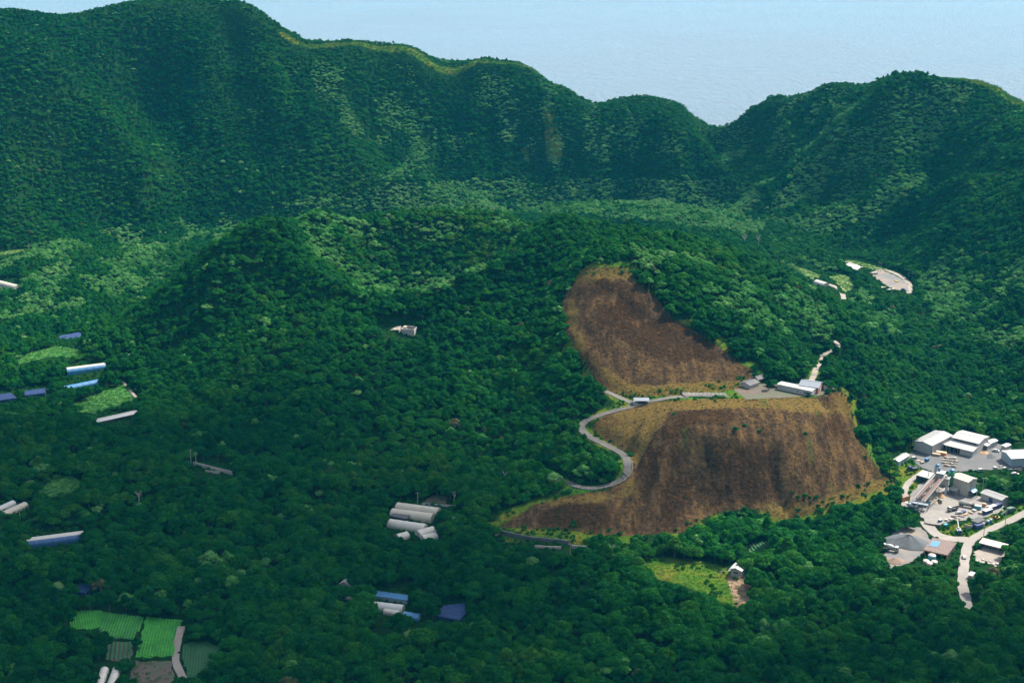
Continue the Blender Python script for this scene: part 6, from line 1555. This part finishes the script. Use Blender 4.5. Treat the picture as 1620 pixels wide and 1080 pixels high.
pale = np.where(region([(1130, 210), (1300, 140), (1420, 135), (1240, 300), (1150, 290)], 1450, 1750), 0.3, pale)
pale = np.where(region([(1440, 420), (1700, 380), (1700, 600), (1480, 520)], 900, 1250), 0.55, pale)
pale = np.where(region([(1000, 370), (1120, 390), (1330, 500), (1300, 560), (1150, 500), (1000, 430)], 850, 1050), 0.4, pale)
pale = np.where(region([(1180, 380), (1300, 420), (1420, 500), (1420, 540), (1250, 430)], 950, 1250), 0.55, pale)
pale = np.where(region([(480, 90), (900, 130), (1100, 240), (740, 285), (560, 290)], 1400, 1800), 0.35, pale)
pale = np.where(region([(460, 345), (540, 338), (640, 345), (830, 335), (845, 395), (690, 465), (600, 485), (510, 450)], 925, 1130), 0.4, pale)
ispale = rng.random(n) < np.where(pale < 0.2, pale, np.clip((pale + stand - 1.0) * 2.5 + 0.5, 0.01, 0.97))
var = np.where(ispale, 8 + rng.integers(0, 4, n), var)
var = np.where(rng.random(n) < 0.004 + 0.012 * np.clip(fbm(X / 60 + 3, Y / 60, 2), 0, 1), 12, var); rz = rng.uniform(0, 6.283, n)
sxy = hsc * rng.uniform(0.75, 1.35, n) * np.where(hsc < 0.4, 1.35, 1.0)
# trees that show largest: the nearest ones inside the frame become objects of their own
px, py = project(X, Y, Zt + 5 * hsc)
inframe = (px > 8) & (px < 1612) & (py > 20) & (py < 1072)
score = np.where(inframe & (var < 8), sxy / np.hypot(Y, X), 0)
big = np.argsort(-score)[:300]
isbig = np.zeros(n, bool); isbig[big] = True
rest = ~isbig
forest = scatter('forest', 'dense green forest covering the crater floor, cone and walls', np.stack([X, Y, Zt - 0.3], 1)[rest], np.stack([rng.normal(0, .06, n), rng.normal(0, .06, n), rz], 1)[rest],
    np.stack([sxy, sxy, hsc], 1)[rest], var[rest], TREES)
def place_tree(x, y, z, s, h, r_, v, label, group, name='broadleaf_tree'):
    e = bpy.data.objects.new(name, None); COL.objects.link(e); e.empty_display_size = 0.5
    e.location = (x, y, z - 0.3); e.rotation_euler = (0, 0, r_); e.scale = (s, s, h)
    for nm, me_ in (('trunk', TRUNKS[v]), ('crown', CROWNS[v])):
        c_ = bpy.data.objects.new(nm, me_); COL.objects.link(c_); c_.parent = e
    tag(e, label, 'tree', group); return e
LANDMARKS = [('the rounded dark green field', 320, 1040), ('the rowed green field', 250, 1008), ('the bright green field', 135, 978), ('the pair of white tunnels', 172, 1072), ('the white cottage', 548, 925), ('the long blue shed', 615, 944),
    ('the dark blue net', 715, 970), ('the white roofed clearing house', 1168, 903), ('the yellow clearing', 1080, 905), ('the rusty open shed', 1487, 868), ('the dark gravel heap', 1436, 860), ('the lower concrete road', 1525, 935), ('the long pink roofed shed', 1570, 866), ('the lower left blue tunnel', 90, 850)]
def tree_words(u, w, h, s_):
    nm, lx_, ly_ = min(LANDMARKS, key=lambda q: (q[1] - u) ** 2 + (1.5 * (q[2] - w)) ** 2)
    dx, dy = u - lx_, w - ly_; d = math.hypot(dx, dy)
    ns = 'below' if dy > 0 else 'above'; ew = 'left' if dx < 0 else 'right'
    a = abs(math.degrees(math.atan2(dy, dx))); a = min(a, 180 - a)
    way = f'{ew} of' if a < 25 else (f'{ns} and {ew} of' if a < 65 else ns)
    far_ = 'just' if d < 50 else ('slightly' if d < 110 else ('well' if d < 190 else 'far'))
    size = 'tall' if h > 1.15 else ('low' if h < 0.85 else 'mid sized')
    wide = 'broad' if s_ / h > 1.05 else 'narrow'
    return f'{size} {wide} dark green tree {far_} {way} {nm}'
for i in big:
    place_tree(X[i], Y[i], Zt[i], sxy[i], hsc[i], rz[i], var[i], tree_words(px[i], py[i], hsc[i], sxy[i]), 'foreground forest trees')
print('TREES', n, 'big', len(big))

# ------------------------------------------------------------------ low scrub, dead fern and grass on the open slopes
def tuft(seed, nblade, R, H, mat, w=0.12):
    r = np.random.default_rng(seed); V, F = [], []
    for i in range(nblade):
        a = r.random() * 6.283; d = R * math.sqrt(r.random()); x, y = math.cos(a) * d, math.sin(a) * d
        lx, ly = math.cos(a) * R * 0.5 * r.random(), math.sin(a) * R * 0.5 * r.random(); b_ = r.random() * 6.283; hh = H * r.uniform(0.5, 1.1)
        dx, dy = math.cos(b_) * w, math.sin(b_) * w; o = len(V)
        V += [(x - dx, y - dy, -0.2), (x + dx, y + dy, -0.2), (x + lx + dx * .7, y + ly + dy * .7, hh * .7), (x + lx * 1.8, y + ly * 1.8, hh)]
        F += [(o, o + 1, o + 2, o + 3)]
    return bpy.data.objects.new('tuft', raw_mesh('tuft', V, F, [mat]))
def bush(seed, mat, n=60, R=0.9, H=0.9, size=0.3):
    r = random.Random(seed)
    lobes = [((r.uniform(-.4, .4) * R, r.uniform(-.4, .4) * R, H * .3), (R * r.uniform(.5, .8), R * r.uniform(.5, .8), H * .6)) for _ in range(3)]
    return bpy.data.objects.new('bush', raw_mesh('bush', *leaf_cloud(seed, n, lobes, size), [mat]))
def open_points(mask, spacing, dmin, dmax, xr=430):
    xs = np.arange(-xr, xr, spacing); ys = np.arange(dmin, dmax, spacing)
    A, B_ = np.meshgrid(xs, ys); A = A.ravel() + rng.uniform(-.5, .5, A.size) * spacing; B_ = B_.ravel() + rng.uniform(-.5, .5, B_.size) * spacing
    m = bil(gx, gy, mask, A, B_) > 0.5 * rng.uniform(0.6, 1.4, len(A))
    A, B_ = A[m], B_[m]
    for path, w in OPEN_PATHS:
        d, _ = dist_to_line(A, B_, path); q = d > w / 2 + 0.8; A, B_ = A[q], B_[q]
    for k in PADS:
        q = ~inpoly(A, B_, [(v.x, v.y) for v in PADS[k]]); A, B_ = A[q], B_[q]
    return A, B_, zat(A, B_)
def spread(name, label, A, B_, Zz, smin, smax, protos):
    m = len(A); s = rng.uniform(smin, smax, m)
    return scatter(name, label, np.stack([A, B_, Zz], 1), np.stack([np.zeros(m), np.zeros(m), rng.uniform(0, 6.28, m)], 1), np.stack([s, s, s * rng.uniform(.7, 1.2, m)], 1), rng.integers(0, len(protos), m), protos)
burnt = blur(cinder.copy()); brown = blur(dry.copy())
A, B_, Zz = open_points(brown, 1.9, 620, 970)
cm = bil(gx, gy, burnt, A, B_) + 0.5 * fbm(A / 9, B_ / 9, 3)
k = (cm < 0.55) & (rng.random(len(A)) < 0.5)
spread('dry_fern_scrub', 'dead orange brown fern and grass on the burnt slopes', A[k], B_[k], Zz[k], 0.3, 0.75, [bush(i, SCRUB_DRY, 40, 1.3, 0.42, 0.26) for i in range(4)] + [tuft(i, 18, 1.1, 0.6, SCRUB_DRY) for i in range(3)])
k = (cm >= 0.55) & (rng.random(len(A)) < 0.3)
spread('burnt_scrub', 'blackened scrub and cinders on the dark burnt patches', A[k], B_[k], Zz[k], 0.3, 0.8, [bush(20 + i, SCRUB_BURNT, 34, 1.2, 0.4, 0.24) for i in range(4)])
gmask = np.maximum(blur(grass.copy(), 2), 0)
A, B_, Zz = open_points(gmask, 2.0, 500, 970)
spread('grass_tufts', 'yellow green grass on the clearings and verges', A, B_, Zz, 0.3, 0.8, [tuft(30 + i, 26, 1.0, 0.8, TUFT, 0.1) for i in range(4)])
fringe = FRINGE
lowveg = np.maximum.reduce([zone(p_, d0, d1) for p_, d0, d1 in EXTRA_CLEAR])
green_streak = streak * (fbm(GX / 5, GY / 9, 2) > 0.28)
A, B_, Zz = open_points(np.maximum.reduce([fringe * (fbm(GX / 12, GY / 12, 2) > 0.0), gmask * (fbm(GX / 10, GY / 10, 2) > 0.15), green_streak, lowveg]), 2.6, 480, 1300)
pk = rng.random(len(A)) < 0.75
spread('green_shrubs', 'low green shrubs fringing the burnt slopes and verges', A[pk], B_[pk], Zz[pk], 0.45, 1.25, [bush(50 + i, LEAF, 110, 1.1, 1.2, 0.34) for i in range(5)])
A, B_, Zz = open_points((crestm > 0.2) * 1.0 + scar, 2.4, 1200, 1760, 700)
spread('ridge_grass', 'sunlit pale grass along the crater rim', A, B_, Zz, 1.0, 2.2, [tuft(70 + i, 26, 1.0, 0.7, TUFT, 0.14) for i in range(3)])
# grass standing on the meadows and weeds on the bare plots
MEADOW_BLADE = leaf_mat('meadow_blade', [(0.15, (0.010, 0.095, 0.006)), (0.5, (0.028, 0.145, 0.008)), (0.8, (0.08, 0.165, 0.013)), (1.0, (0.15, 0.16, 0.025))], 0.25, 0.05, 33)
AA, BB, ZZ_ = [], [], []
for k in FIELD_PIX:
    if 'crop' in k or k in ('corn_plot', 'dark_vegetable_plot', 'blue_net_pad'): continue
    poly = [(v.x, v.y) for v in PADS[k]]; xs = np.arange(min(q[0] for q in poly), max(q[0] for q in poly), 1.1); ys = np.arange(min(q[1] for q in poly), max(q[1] for q in poly), 1.1)
    A, B_ = np.meshgrid(xs, ys); A = A.ravel() + rng.uniform(-.5, .5, A.size); B_ = B_.ravel() + rng.uniform(-.5, .5, B_.size)
    m = inpoly(A, B_, poly) & (rng.random(A.size) < (0.22 if 'soil' in k else 0.8)); AA.append(A[m]); BB.append(B_[m]); ZZ_.append(np.full(m.sum(), PADS[k][0].z - .1))
AA, BB, ZZ_ = map(np.concatenate, (AA, BB, ZZ_))
spread('meadow_grass', 'uneven green grass standing on the meadows and bare plots', AA, BB, ZZ_, 0.3, 0.9, [tuft(90 + i, 22, 1.0, 0.7, MEADOW_BLADE, 0.13) for i in range(4)])
print('SCRUB done')
